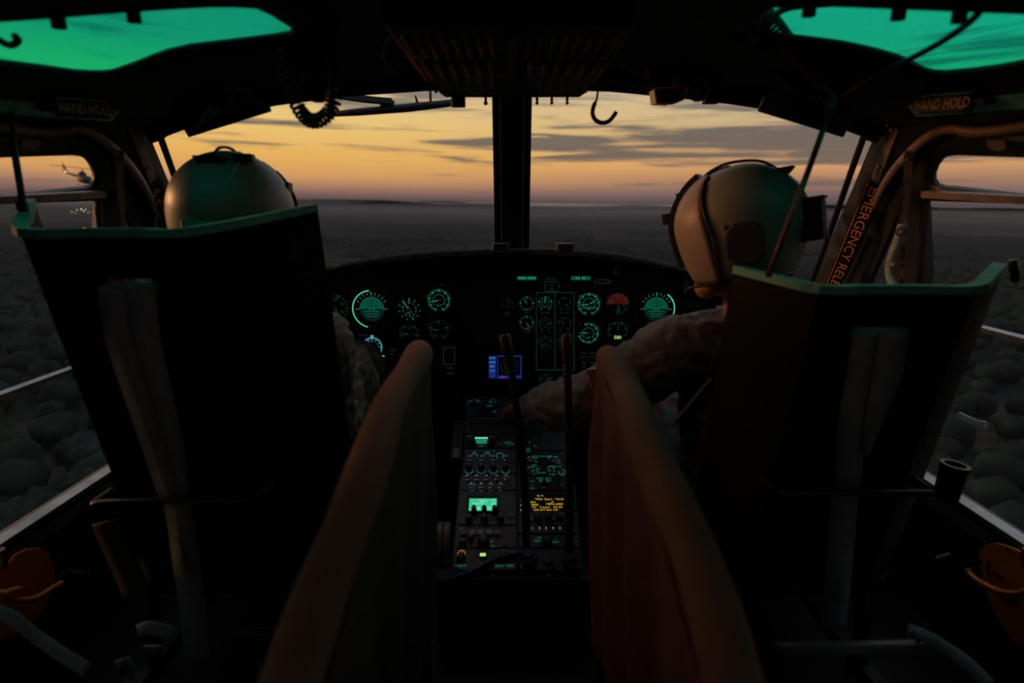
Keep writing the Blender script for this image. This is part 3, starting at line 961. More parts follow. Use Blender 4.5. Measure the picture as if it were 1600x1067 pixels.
def adi(px, py, rpx, ring):
    c = pp(px, py); r = rpx * MPP
    g = MB().bbox(c + FN * .003, (r * 2.5, r * 2.5, .006), r * .5, FX, FZ, FN).lathe(c, FN, [(r * 1.12, .004), (r * 1.12, .010), (r * 1.0, .011), (r * .96, .004)], 32, False).build('attitude_indicator', 'gloss_black', ip, smooth=True, angle=35)
    MB().lathe(c, FN, [(r * .98, .005), (r * .98, .0065)], 32).build('dial_face', 'dial_black', g)
    rb = r * .70; n = 20
    up = [c + FN * .0085] + [pol(c, rb, -90 + 180 * k / n, .0075) for k in range(n + 1)]
    dn = [c + FN * .0085] + [pol(c, rb, 90 + 180 * k / n, .0075) for k in range(n + 1)]
    MB().add(up, [(0, k + 1, k + 2) for k in range(n)]).build('sky_half', 'glow_teal_face', g)
    MB().add(dn, [(0, k + 1, k + 2) for k in range(n)]).build('ground_half', 'glow_teal_low', g)
    dk = MB()
    dk.strip([c + FX * -rb * .95 + FN * .010, c + FX * rb * .95 + FN * .010], FN, .0016, .0006)
    dk.strip([c + FZ * -rb * .9 + FN * .010, c + FZ * rb * .9 + FN * .010], FN, .0012, .0006)
    for k in (1, 2, 3): dk.strip([c + FX * -rb * .45 + FZ * (rb * .22 * k) + FN * .010, c + FX * rb * .45 + FZ * (rb * .22 * k) + FN * .010], FN, .0010, .0006)
    dk.build('pitch_lines', 'dial_black', g)
    li = MB()
    for k in (1, 2, 3): li.strip([c + FX * -rb * (.75 - .1 * k) - FZ * (rb * .2 * k) + FN * .010, c + FX * rb * (.75 - .1 * k) - FZ * (rb * .2 * k) + FN * .010], FN, .0012, .0006)
    for s in (-1, 1):
        arc(li, c + FX * (s * rb * .14), rb * .09, 0, 360, .0012, .0105, 10)
        li.strip([c + FX * (s * rb * .95) + FN * .0105, c + FX * (s * rb * 1.3) + FN * .0105], FN, .0018, .0006)
    tickset(li, c, r * .80, r * .95, -60, 60, 9, .0018, .0075)
    li.strip([pol(c, r * .72, 0, .0078), pol(c, r * .97, 0, .0078)], FN, [.001, .005], .0006)
    li.build('aircraft_symbol', 'glow_green', g)
    ar = MB(); arc(ar, c, r * 1.06, ring[0], ring[1], .0034, .0118, 28); ar.build('lit_ring', 'glow_green_bright', g)
    return g


gauge(525, 480, 21, 'glow_green_dim', 172, ['0', '40', '60', '80', '100', '120'], 19, (-60, 250), face='dial_black')
adi(582, 482, 27, (-165, -5))
gauge(640, 483, 18, 'glow_green', [-40], ['0', '1', '2', '3', '4', '5', '6', '7', '8', '9'], 11, (0, 324), label='ALT')
gauge(686, 469, 18, 'glow_green', [-100], None, 34, (-160, 160), True)
gauge(686, 515, 16, 'glow_green_dim', [-85], ['0', '1', '2', '3', '4'], 20, (-150, 150))
gauge(640, 522, 16, 'glow_green_dim', [-80], ['5', '10', '15'], 14, (-100, 100))
gauge(793, 476, 10, 'glow_green_dim', [30], None, 10, (-120, 120), label='FUEL')
for x, y, mk, nd in ((823, 474, 'glow_green', -30), (823, 504, 'glow_green', 150), (852, 474, 'glow_green', -10), (882, 475, 'glow_green_dim', 120), (852, 506, 'glow_green_dim', 80), (882, 506, 'glow_green_dim', -50), (852, 535, 'glow_green_dim', -140), (882, 535, 'glow_green_dim', 20), (852, 594, 'glow_green_dim', 60), (882, 594, 'glow_green_dim', -20)):
    gauge(x, y, 11.5, mk, nd, None, 18, (-145, 145) if x != 823 else (-170, 170), x == 852)
gauge(920, 475, 18, 'glow_green', [-95, 60], None, 34, (-160, 160), True, label='TORQUE')
gauge(919, 520, 17, 'glow_green', [-88], None, 30, (-20, 250), True)
gauge(965, 475, 17.5, 'glow_green_dim', 165, ['40', '60', '80', '100'], 17, (-70, 180), half='dial_red')
gauge(965, 517, 16, 'glow_green_dim', [5], None, 22, (-120, 120), digits='580')
adi(1024, 482, 26, (35, 130))


# flat lit horizontal-situation screens
def hsi(px, py, w, h, name):
    c = pp(px, py); s = MPP
    o = MB().box(c + FN * .003, (w * s * 1.12, .006, h * s * 1.12)).build(name, 'gloss_black', ip, bevel=.001)
    r = 14.5 * s; mk = MB(); tickset(mk, c, r * .86, r * 1.0, 0, 350, 36, .0012, .0066); tickset(mk, c, r * .78, r * 1.0, 0, 330, 12, .0016, .0066)
    arc(mk, c, r * 1.03, 0, 360, .0011, .0066, 40)
    for k, ch in enumerate(('N', '3', '6', 'E', '12', '15', 'S', '21', '24', 'W', '30', '33')): put_text(mk, ch, pol(c, r * .64, k * 30, .0066), FX, FZ, r * .20)
    mk.build('compass_rose', 'glow_cyan', o)
    x = MB(); put_text(x, '350', c + FZ * (r * 1.2) + FN * .0066, FX, FZ, .007); x.strip([pol(c, r * .95, 0, .007), pol(c, r * 1.12, 0, .007)], FN, [.001, .006], .0006); x.build('heading_mark', 'glow_white', o)
    x = MB(); put_text(x, 'GPS', c + FX * (r * 1.0) - FZ * (r * 1.05) + FN * .0066, FX, FZ, .007); x.strip([c - FZ * r * .12 + FN * .0066, c + FZ * r * .12 + FN * .0066], FN, .003, .0006); x.build('green_mark', 'glow_lime', o)
    put_text(MB(), 'ATTITUDE', c - FZ * (r * 1.26) + FN * .0066, FX, FZ, .0068).build('red_text', 'glow_red', o)
    put_text(MB(), 'CRS  DTK', c - FX * (r * .95) + FZ * (r * 1.22) + FN * .0066, FX, FZ, .0062).build('blue_text', 'screen_blue', o)


hsi(583, 541, 44, 42, 'heading_screen')
hsi(1019, 541, 44, 42, 'heading_screen')
# white corner blocks on the right-hand screen
x = MB()
for bx, by, bw_, bh in ((1008, 521, 6, 2.4), (1020, 521, 7, 2.4), (1008, 525, 5, 2.0), (1020, 526, 2, 5)): x.box(pp(bx, by, .0068), (bw_ * MPP, .0006, bh * MPP))
x.build('screen_blocks', 'glow_white', ip)

# centre navigation display
c = pp(790, 571); mf = MB().bbox(c + FN * .008, (62 * MPP, 48 * MPP, .016), .006, FX, FZ, FN).build('navigation_display', 'gloss_black', ip)
b_ = MB(); bx = lambda x0, y0, x1, y1, h=.0175: b_.box((pp((x0 + x1) / 2, (y0 + y1) / 2, h)), ((x1 - x0) * MPP, .0006, (y1 - y0) * MPP))
bx(764, 553, 775, 589); bx(777, 553, 815, 555); bx(777, 584, 815, 589); bx(777, 553, 778.5, 589); bx(813, 553, 815, 589)
b_.build('screen_panes', 'screen_blue', mf)
w_ = MB()
for k, s in enumerate(('121.90', '118.30', '108.7', '115.2')): put_text(w_, s, pp(769.5, 557 + k * 6.5, .0182), FX, FZ, .007)
w_.build('frequency_text', 'glow_cyan', mf)
put_text(MB(), 'MSG', pp(786, 586.5, .0182), FX, FZ, .0075).build('red_text', 'glow_red', mf)
ar = MB()
for rr in (8, 13): arc(ar, pp(796, 569), rr * MPP, 0, 360, .0010, .0178, 24)
ar.build('range_ring', 'glow_green_dim', mf)
for k in range(5): MB().bbox(pp(768 + k * 11, 593, .012), (.010, .006, .008), .002, FX, FZ, FN).build('soft_key', 'knob_black', mf)

# annunciators, placards, outline boxes
for px, py in ((823, 434), (907, 434)):
    c = pp(px, py, .004); o = MB().box(c, (34 * MPP, .008, 9 * MPP)).build('annunciator', 'gloss_black', ip)
    for s in (-1, 1): MB().box(c + FX * (s * 7.6 * MPP) + FN * .0045, (14 * MPP, .001, 6 * MPP)).build('lit_lens', 'glow_teal_face', o)
    put_text(MB(), 'MASTER  CAUTION' if px < 850 else 'RPM   LIMIT', c + FN * .0052, FX, FZ, .0055).build('lettering', 'glow_green_bright', o)


def outline(rects, name, m, w=.0012, lines=()):
    o = MB()
    for x0, y0, x1, y1 in rects:
        q = [pp(x0, y0, .0012), pp(x1, y0, .0012), pp(x1, y1, .0012), pp(x0, y1, .0012)]
        for k in range(4): o.strip([q[k], q[(k + 1) % 4]], FN, w, .0006)
    for a, b in lines: o.strip([pp(*a, .0012), pp(*b, .0012)], FN, w, .0006)
    return o.build(name, m, ip)


outline([(838, 457, 897, 578)], 'outline_box', 'glow_green_dim', .0016, [((867, 457), (867, 578))])
outline([(693, 543, 710, 569)], 'outline_box', 'glow_green_dim', .0014)
outline([], 'outline_bracket', 'glow_green_dim', .0014, [((852, 440), (852, 455)), ((852, 440), (872, 440)), ((852, 455), (872, 455)), ((873, 442), (873, 450)), ((930, 437), (930, 444)), ((933, 442), (946, 443)), ((946, 443), (955, 440)), ((955, 440), (946, 437)), ((946, 437), (933, 437))])
t_ = MB()
for px, py, s, z in ((703, 575, 'CORR', .008), (703, 583, 'CARD', .007), (862, 436, 'FIRE  PULL', .0065), (862, 446, 'PULL', .0065), (862, 452, 'TEST', .0065), (823, 489, 'FUEL', .0065), (823, 518, 'XMSN', .0065), (852, 489, 'OIL TEMP', .006), (882, 489, 'OIL PRESS', .006), (852, 519, 'GAS PROD', .006), (882, 519, 'EXH TEMP', .006), (852, 548, 'VOLTS', .006), (793, 490, 'LOAD', .006), (912, 552, 'L BUS', .0075), (926, 552, 'MAIN', .0075), (912, 558, 'NON ESS', .006), (926, 557, 'STBY', .006), (912, 567, 'ON', .007), (926, 567, 'OFF', .007), (912, 573, 'GEN', .006), (962, 425, 'C', .016), (613, 547, 'NAV', .008), (613, 553, 'SEL', .007), (690, 445, 'SLIP', .006)):
    put_text(t_, s, pp(px, py, .0012), FX, FZ, z)
t_.build('placard_lettering', 'glow_green_dim', ip)
for px, py in ((912, 582), (926, 582), (940, 570), (613, 562)):
    o = MB().lathe(pp(px, py), FN, [(.006, 0), (.006, .003), (.0022, .004), (.0028, .020)], 10).build('toggle_switch', 'knob_grey', ip, smooth=True, angle=40)

# ------------------------------------------------------------------ centre pedestal
N0 = Vector((0, 1.137, .20)); N1 = Vector((0, 1.61, .435)); WD = (N1 - N0).normalized(); PN = Vector((0, -WD.z, WD.y))
WL = (N1 - N0).length


def pd(px, py, h=0.0):
    d = ray(px, py); t = (N0 - Vector((0, 0, CAMZ)) - (-PN * h)).dot(PN) / d.dot(PN) if h else (N0 - Vector((0, 0, CAMZ))).dot(PN) / d.dot(PN)
    return Vector((0, 0, CAMZ)) + d * t


ped = empty('center_pedestal', (.01, 1.25, 0)); tag(ped, 'black centre pedestal stacked with lit radio panels between the seats', 'pedestal')
prof = [(1.125, .02), (1.125, .185), (1.137, .188), (1.61, .423), (1.66, .423), (1.66, .02)]
MB().prism([(-.137, y, z) for y, z in prof], (.300, 0, 0)).build('pedestal_body', 'console_blue', ped)
MB().prism([(-.172, y, z) for y, z in ((1.118, .02), (1.118, .188), (1.17, .188), (1.30, .10), (1.30, .02))], (.358, 0, 0)).build('front_cover', 'panel_black', ped)
MB().box((.007, 1.119, .191), (.360, .012, .007)).build('front_lip', 'dark_metal', ped)


def rpanel(x0, yt, x1, yb, h=.006, m='console_blue', col=0):
    """a radio panel given by photo pixels, snapped to its column"""
    X0, X1 = ((-.131, .0105), (.0165, .158))[col]
    w0 = (pd(800, yb) - N0).dot(WD) + .0012; w1 = (pd(800, yt) - N0).dot(WD) - .0012
    c = N0 + WD * ((w0 + w1) / 2) + FX * ((X0 + X1) / 2) + PN * (h / 2)
    o = MB().bbox(c, (X1 - X0, w1 - w0, h), .002, FX, WD, PN).build('radio_panel', m, ped)
    for sx in (X0 + .005, X1 - .005):
        for ww in (w0 + .006, w1 - .006):
            MB().lathe(N0 + WD * ww + FX * sx + PN * h, PN, [(.003, 0), (.0028, .0014), (.001, .0018)], 8).build('fastener', 'knob_grey', o)
    return o


def knob(px, py, r, h, par, m='knob_black', pointer=True, base=.006):
    c = pd(px, py, base)
    o = MB().lathe(c, PN, [(r * 1.15, 0), (r * 1.1, h * .2), (r * .95, h * .3), (r * .85, h * .9), (r * .7, h)], 14).build('knob', m, par, smooth=True, angle=35)
    if pointer:
        MB().strip([c + PN * (h + .0006), c + PN * (h + .0006) + WD * (r * .8)], PN, .002, .001).build('pointer_mark', 'label_grey', par)
    return o


def toggle(px, py, par, m='steel'):
    c = pd(px, py, .006)
    return MB().lathe(c, PN, [(.005, 0), (.005, .003), (.002, .004), (.0026, .016), (.003, .018)], 8).build('toggle_switch', m, par, smooth=True, angle=40)


def ptext(items, par, m, name='lettering'):
    o = MB()
    for px, py, s, z in items: put_text(o, s, pd(px, py, .0066), FX, WD, z)
    return o.build(name, m, par)


def plate(x0, y0, x1, y1, par, m, name, h=.0075, th=.003):
    c = pd((x0 + x1) / 2, (y0 + y1) / 2, h); a = pd(x0, (y0 + y1) / 2, h); b = pd(x1, (y0 + y1) / 2, h); u = pd((x0 + x1) / 2, y0, h); v = pd((x0 + x1) / 2, y1, h)
    return MB().box(c, ((b - a).length, (u - v).length, th), FX, WD, PN).build(name, m, par)


def arcs(lst, par, m='glow_green'):
    o = MB()
    for px, py, r, a0, a1 in lst:
        c = pd(px, py, .0067); n = 10
        o.strip([c + FX * (math.sin(math.radians(a0 + (a1 - a0) * k / n)) * r) + WD * (math.cos(math.radians(a0 + (a1 - a0) * k / n)) * r) for k in range(n + 1)], PN, .0014, .0006)
    return o.build('scale_arc', m, par)


# left column, far to near
A = rpanel(0, 621, 0, 652)
plate(749, 638, 768, 647, A, 'dial_black', 'digit_window'); ptext([(752, 641, '1', .008), (762, 641, '381', .008), (760, 645.5, '1 232', .008)], A, 'glow_amber', 'digits')
ptext([(765, 634, 'MODE', .006), (773, 643, 'HF', .008), (742, 627, 'RCVR  AUX', .007), (770, 628, 'VOL  TX', .007)], A, 'glow_green')
knob(740, 632, .007, .012, A); knob(776, 634, .007, .012, A); knob(752, 630, .005, .010, A, 'knob_grey'); arcs([(743, 627, .008, -90, 90), (770, 627, .010, -90, 90)], A, 'glow_green_dim')
B = rpanel(0, 653, 0, 680); plate(733, 656, 784, 661, B, 'panel_black', 'slot_cover')
ptext([(743, 665, 'LOW', .006), (753, 665, 'RPM', .006), (764, 665, 'AUDIO', .006), (776, 665, 'ON', .006), (743, 670, 'OIL', .006), (753, 670, 'FUEL', .006), (764, 670, 'HYD', .006), (776, 670, 'OFF', .006)], B, 'glow_green_dim')
for k in range(4): plate(734 + k * 12.5, 663, 745 + k * 12.5, 672, B, 'panel_black', 'legend_cap', .0065, .002)
Cc = rpanel(0, 681, 0, 702)
plate(741, 683.5, 764, 692.5, Cc, 'screen_green_dim', 'lit_display'); ptext([(752, 689, '51.95', .009)], Cc, 'dial_black', 'digits'); plate(741, 683.5, 764, 684.6, Cc, 'screen_ink', 'display_edge', .0095, .001)
knob(737, 692, .012, .02, Cc); knob(768, 692, .012, .02, Cc); knob(780, 686, .007, .012, Cc); knob(782, 698, .006, .014, Cc, 'knob_grey')
ptext([(733, 682, '0', .01), (767, 682, '0', .01), (752, 697, 'FREQ', .006), (793, 691, 'GUARD', .006), (797, 694, 'T/R  ADF', .006)], Cc, 'glow_green')
D = rpanel(0, 703, 0, 742)
for px in (733, 752, 771, 790):
    knob(px, 733, .0075, .02, D); toggle(px, 719, D)
arcs([(741, 712, .008, -120, 120), (761, 713, .010, -100, 100), (781, 712, .010, -150, 150), (733, 735, .010, 90, 270), (752, 735, .010, 90, 270), (771, 735, .010, 90, 270), (790, 735, .010, 90, 270)], D, 'glow_green')
ptext([(729, 704.5, 'KY', .006), (741, 706, 'OFF', .006), (761, 706, 'PLAIN', .006), (745, 710, 'T', .006), (772, 704.5, 'Z', .006), (790, 712, 'PWR', .006)], D, 'glow_green')
E = rpanel(0, 743, 0, 768)
for k, px in enumerate((730, 745, 760, 776, 791)): toggle(px, 749.5, E); 
ptext([(730, 745, '1', .007), (745, 745, '2', .007), (760, 745, '3', .007), (776, 745, '4', .007), (791, 745, 'NAV', .007), (738, 757, 'RCVRS', .006), (752, 757, 'INT', .006), (767, 757, 'AUX', .006), (782, 757, 'VOX', .006), (738, 766.5, 'HOT', .006), (752, 766.5, 'MIC', .006), (767, 766.5, 'PVT', .006), (782, 766.5, 'ICS', .006)], E, 'glow_green')
for px in (737, 752, 767, 782): toggle(px, 762, E)
F = rpanel(0, 769, 0, 822)
plate(730, 774, 779, 800, F, 'panel_black', 'screen_bezel', .008, .006); plate(733, 779, 776, 797.5, F, 'screen_green', 'screen', .012, .002)
o_ = MB()
for px, py, s, z in ((755, 783, 'PRESET', .007), (771, 781.5, 'FH', .006), (747, 787, '*MANUAL', .007), (771, 787.5, '10', .011), (747, 794, '38', .010), (765, 794, 'KHZ', .010)): put_text(o_, s, pd(px, py, .0135), FX, WD, z)
o_.build('screen_text', 'screen_ink', F)
for px in (741, 757, 773): knob(px, 801, .007, .026, F)
for px in (733, 757, 782): knob(px, 814, .008, .024, F)
ptext([(721, 775, 'CLR', .006), (721, 783, 'ENT', .006), (721, 791, 'CHG', .006), (786, 777, 'FM', .006), (797, 777, 'SC', .006), (786, 785, 'HOM', .006), (797, 785, 'LOAD', .006), (786, 793, 'OFST', .006), (797, 793, 'ERF', .006), (742, 818, 'CUE', .007), (771, 818, 'MENU', .007), (792, 816, 'VOL', .007)], F, 'glow_green_dim')
plate(795, 800, 802, 808, F, 'knob_grey', 'light_key')
G = rpanel(0, 823, 0, 858)
for k, px in enumerate((725, 738, 751, 764, 777)): plate(px - 5, 828, px + 5, 836, G, 'label_grey' if k in (1, 2, 3) else 'knob_grey', 'push_key', .009, .008)
knob(755, 848, .013, .022, G); knob(723, 849, .008, .016, G); knob(735, 843, .007, .016, G); plate(783, 846, 796, 855, G, 'knob_grey', 'push_key'); plate(785, 847, 794, 853, G, 'knob_black', 'key_hole', .0095, .002)
ptext([(768, 846, 'N', .008), (779, 830, 'PLT', .006), (708 + 12, 826, 'IFF', .006), (770, 853, 'M-4', .006)], G, 'glow_green')
H = rpanel(0, 859, 0, 893)
knob(721, 872, .010, .014, H); x = MB(); cc = pd(721, 865, .0075)
for a in range(0, 360, 60): x.strip([cc, cc + FX * (math.sin(math.radians(a)) * .0065) + WD * (math.cos(math.radians(a)) * .0065)], PN, .0018, .001)
x.build('star_mark', 'glow_orange', H)
arcs([(721, 865, .009, 0, 360)], H, 'glow_orange'); arcs([(721, 872, .013, 60, 300), (786, 868, .013, -80, 80)], H, 'label_grey')
plate(749, 862, 760, 871, H, 'panel_black', 'light_housing', .009, .008); plate(750, 864.5, 759, 868.5, H, 'glow_lime', 'lit_lamp', .014, .003)
knob(786, 871, .010, .014, H); ptext([(720, 884, 'LIGHTS', .008), (788, 884, 'ELECT TRIM', .008)], H, 'glow_green')
ptext([(802, 760, 'I', .008), (802, 754, 'F', .008), (802, 748, 'F', .008)], E, 'glow_green_dim')
# right column
R1 = rpanel(0, 621, 0, 706, col=1); knob(835, 690, .010, .016, R1, 'knob_grey'); plate(822, 700, 829, 706, R1, 'glow_green_dim', 'lit_tab')
ptext([(828, 691, 'P', .008), (836, 697, 'S-2', .007), (838, 689, 'N', .007)], R1, 'glow_green')
R2 = rpanel(0, 707, 0, 744, col=1)
ptext([(848, 713, 'FUEL SYS MGMT', .008), (836, 716, 'MAIN', .006), (837, 721, 'ON', .006), (870, 714, 'INT', .006), (872, 719, 'AFT', .006), (873, 723, 'FWD', .006), (829, 730, 'L BOOST', .0065), (841, 732, 'AIR', .0065), (870, 729, 'R BOOST', .0065), (846, 738.5, 'ENGINE', .006), (863, 742, 'START', .006)], R2, 'glow_green')
arcs([(830, 718, .010, -70, 40), (863, 718, .011, -80, 60), (835, 730, .008, -60, 60), (861, 732, .008, -100, 100), (836, 739, .010, -60, 60), (862, 739, .010, -60, 60), (878, 738, .009, 0, 300)], R2, 'glow_green')
for px, py in ((830, 720), (863, 720), (836, 741), (862, 741), (877, 740)): toggle(px, py, R2)
R3 = rpanel(0, 745, 0, 768, col=1)
ptext([(850, 747.5, 'FUEL  QTY', .008), (852, 751, 'MAIN FWD', .006), (832, 752, 'ON', .006), (832, 757, 'I', .006), (832, 763, 'OFF', .006), (850, 761, 'ALT', .006), (878, 757, '1', .008)], R3, 'glow_green'); arcs([(850, 755, .011, -70, 70)], R3); knob(850, 757, .008, .014, R3); plate(868, 749, 876, 765, R3, 'panel_black', 'guard')
R4 = rpanel(0, 769, 0, 800, col=1, m='panel_black'); plate(813.5, 771, 880, 798, R4, 'dial_black', 'screen', .0075, .003)
o_ = MB()
for px, py, s, z in ((845, 774.5, '0: F-', .0066), (815, 781, 'L', .0072), (858, 780, '*P01 Ew=  *010', .0072), (833, 784.5, 'EH', .0066), (863, 784, 'Y', .0066), (815, 789, 'A', .0072), (835, 788.5, '.600', .0075), (866, 787.5, '1893.600', .0075), (855, 792.5, '31  Tow=  19 M', .0072), (815, 797, 'C', .0072), (853, 796.8, 'S/0 0/7 8/5 7/F', .0066)): put_text(o_, s, pd(px, py, .0094), FX, WD, z, 'CENTER', 1.55)
o_.build('screen_text', 'glow_amber', R4)
R5 = rpanel(0, 801, 0, 836, col=1)
for px in (840, 857, 874): knob(px, 812, .008, .018, R5)
plate(873, 801, 880, 807, R5, 'label_grey', 'push_key'); plate(825, 806, 833, 814, R5, 'knob_grey', 'push_key'); ptext([(868, 811, 'MODE', .007), (838, 805, 'P', .011), (872, 817, 'DISP', .006)], R5, 'glow_green_dim')
for px in (832, 843, 853, 864, 875): plate(px - 3.5, 827, px + 3.5, 832, R5, 'knob_grey', 'push_key')
ptext([(832, 825, '1', .008), (843, 825, '2', .008), (853, 825, '3', .008), (864, 825, '4', .008), (875, 825, '5', .008)], R5, 'glow_white')
R6 = rpanel(0, 837, 0, 858, col=1); knob(855, 848, .011, .018, R6); ptext([(840, 845, 'ADF', .008), (843, 840, 'ANT', .006), (868, 842, 'L', .007), (868, 847, 'LOOP', .006)], R6, 'glow_green')
R7 = rpanel(0, 859, 0, 893, col=1); knob(856, 878, .012, .018, R7, 'knob_grey'); arcs([(856, 878, .017, 60, 300)], R7, 'label_grey'); MB().prism([pd(853, 874, .02), pd(860, 874, .02), pd(855, 866, .03)], PN * .004).build('knob_wing', 'label_grey', R7)
plate(825, 876, 834, 886, R7, 'panel_black', 'jack_socket', .009, .006)
ptext([(901, 838, 'A', .009), (901, 846, 'N', .009)], R6, 'glow_green_dim')
for px, py, m_ in ((717, 900, 'glow_lime'), (770, 899, 'label_grey'), (857, 899, 'label_grey')):
    MB().lathe(P(px, py, 1.115), Vector((0, -.6, 1)), [(.003, 0), (.0025, .003), (.001, .004)], 8).build('stud', m_, ped)

# gooseneck lamps standing on the pedestal
for k, (path, lab) in enumerate(((((823, 873), (821, 800), (815, 700), (805, 620), (797, 565)), 'black bent gooseneck lamp on the left of the pedestal, near the blue cable'), (((888, 880), (890, 790), (889, 680), (887, 600), (886, 560)), 'black upright gooseneck lamp on the right of the pedestal in front of the sleeve'))):
    pts = [P(x, y, 1.17 + .012 * i) for i, (x, y) in enumerate(path)]; b0_ = pd(*path[0]); pts[0] = b0_
    g = empty('gooseneck_lamp', b0_); tag(g, lab, 'lamp')
    cp_ = curve(pts, 12)
    MB().lathe(b0_ + PN * .006, PN, [(.017, 0), (.017, .006), (.012, .010), (.011, .022)], 16).build('base', 'dark_metal', g, smooth=True, angle=40)
    MB().tube(cp_, [(.0098 if i % 2 else .0088) for i in range(len(cp_))], 10).build('flexible_neck', 'black_rubber', g)
    d = (cp_[-1] - cp_[-4]).normalized(); e0 = cp_[-1]
    hd_ = P(788 if k == 0 else 885, 522, 1.225)
    MB().tube([e0 - d * .01, e0 + (hd_ - e0) * .3, e0 + (hd_ - e0) * .32, e0 + (hd_ - e0) * .92, hd_], [.0105, .0105, .0135, .0135, .010], 14).build('lamp_head', 'dark_metal', g, smooth=True, angle=40)
bc = empty('blue_cable', pd(800, 866)); tag(bc, 'blue cable looped round the foot of the left gooseneck lamp', 'cable')
MB().tube(curve([P(690, 908, 1.10), pd(735, 893, .012), pd(770, 875, .014), pd(800, 866, .014), pd(825, 862, .014), pd(836, 868, .014), pd(832, 877, .014), pd(816, 879, .014)], 8), .0055, 8).build('cord', 'blue_cable', bc, smooth=True)

# small things beside the pedestal
o = empty('side_box', P(716, 720, 1.40) - Vector((0, 0, .02))); tag(o, 'narrow dark case with pale lower end beside the left edge of the pedestal', 'case')
q = [P(711, 657, 1.52), P(725, 657, 1.52), P(720, 720, 1.38), P(704, 720, 1.38)]
MB().prism(q, Vector((0, .02, -.03))).build('case_body', 'panel_black', o)
MB().tube(q + [q[0]], .0016, 5).build('case_edge', 'dark_metal', o)
q2 = [q[3].lerp(q[0], .05).lerp(q[2].lerp(q[1], .05), .2), q[3].lerp(q[0], .05).lerp(q[2].lerp(q[1], .05), .8), q[3].lerp(q[0], .26).lerp(q[2].lerp(q[1], .26), .8), q[3].lerp(q[0], .26).lerp(q[2].lerp(q[1], .26), .2)]
MB().prism([p + Vector((0, -.002, .002)) for p in q2], Vector((0, -.003, .004))).build('case_label', 'knob_grey', o)
o = empty('map_case', P(680, 878, 1.12)); tag(o, 'grey ribbed curved case beside the lower left corner of the pedestal', 'case')
rows = []
for k in range(11):
    a = math.radians(-20 + 115 * k / 10); rows.append([P(x, 876, 1.12) + Vector((0, .05 - .05 * math.cos(a), .062 * math.sin(a))) + Vector((0, 0, .0)) for x in (657, 664, 672, 680, 688, 696, 702)])
MB().grid(rows).build('case_shell', 'knob_grey', o, smooth=True, solid=.004)
for x in (668, 680, 691):
    MB().tube([p + Vector((0, -.003, .001)) for p in [r[0].lerp(r[-1], (x - 657) / 45) for r in rows]], .0022, 6).build('rib', 'dark_metal', o)
o = empty('collective_lever', P(944, 800, 1.15) - Vector((0, 0, .2))); tag(o, 'thin dark lever with pale highlights right of the pedestal', 'lever')
MB().tube([P(948, 800, 1.15), P(944, 740, 1.2), P(940, 690, 1.26)], [.006, .006, .008], 8).build('lever_tube', 'dark_metal', o, smooth=True)
MB().tube([P(941, 700, 1.25), P(939, 668, 1.29)], .011, 10).build('lever_grip', 'black_rubber', o, smooth=True)
MB().tube([P(948, 800, 1.15), P(952, 900, 1.08), P(955, 1000, 1.04)], [.006, .008, .01], 8).build('lever_foot', 'dark_metal', o, smooth=True)

# ------------------------------------------------------------------ overhead switch panel
OZ = 1.235
ov = empty('overhead_console', (0, 1.05, OZ)); tag(ov, 'black overhead switch and circuit breaker panel on the roof centreline', 'overhead panel')
oz = lambda x, y: PZZ(x, y, OZ)
poly = [oz(*p) for p in ((606, 42), (990, 42), (958, 85), (928, 128), (914, 146), (905, 152), (696, 152), (688, 146), (668, 126), (636, 82))]
MB().prism(poly, (0, 0, .05)).build('panel_body', 'overhead_face', ov)
MB().tube([oz(606, 42), oz(636, 82), oz(668, 126)], .0032, 6).build('edge_strip', 'redlit_frame_lens', ov)  # red light on this edge is in its colour
MB().tube([oz(990, 42), oz(958, 85), oz(928, 128)], .0032, 6).build('edge_strip', 'bare_frame', ov)


def ox(y, f):   # point across the panel at photo row y
    k = min(1, max(0, (y - 42) / 84)); l = oz(606 + 62 * k, y); r = oz(990 - 62 * k, y)
    return l.lerp(r, f)


bk = MB().lathe((0, 0, 0), (0, 0, -1), [(.0052, 0), (.0052, .003), (.0034, .004), (.0034, .010), (.0028, .011)], 10)
bkm = bpy.data.meshes.new('circuit_breaker'); bkm.from_pydata(bk.v, [], bk.f); bkm.materials.append(M['knob_grey'])
for y in (50, 57, 64, 71, 79, 120, 128, 136):
    n = 18 if y < 100 else 14
    for k in range(n):
        f = .05 + .9 * k / (n - 1)
        if abs(f - .5) < .04: continue
        p = ox(y, f); inst('circuit_breaker', bkm, p, ov)
rbm = MB().bbox((0, 0, -.008), (.007, .085, .016), .002)
rm = bpy.data.meshes.new('switch_guard'); rm.from_pydata(rbm.v, [], rbm.f); rm.materials.append(M['breaker_face'])
for k in range(14):
    f = .07 + .86 * k / 13
    if abs(f - .5) < .04: continue
    inst('switch_guard', rm, ox(97, f), ov)
MB().strip([ox(44, .5) + Vector((0, 0, -.006)), ox(150, .5) + Vector((0, 0, -.006))], (0, 0, 1), .018, .012).build('centre_rib', 'black_paint', ov)
for y in (84, 112):
    MB().strip([ox(y, .03) + Vector((0, 0, -.002)), ox(y, .97) + Vector((0, 0, -.002))], (0, 0, 1), .004, .004).build('divider_strip', 'breaker_face', ov)
lg = MB()
for y in (53.5, 60.5, 67.5, 75, 124, 132):
    n = 9
    for k in range(n):
        put_text(lg, ('FUEL', 'HYD', 'IGN', 'NAV', 'ADF', 'FM', 'INV', 'PITOT', 'ANTI')[(k * 4 + int(y)) % 9], ox(y, .08 + .84 * k / 8) + Vector((0, 0, -.0012)), (1, 0, 0), (0, 1, 0), .007)
lg.build('panel_lettering', 'breaker_face', ov)
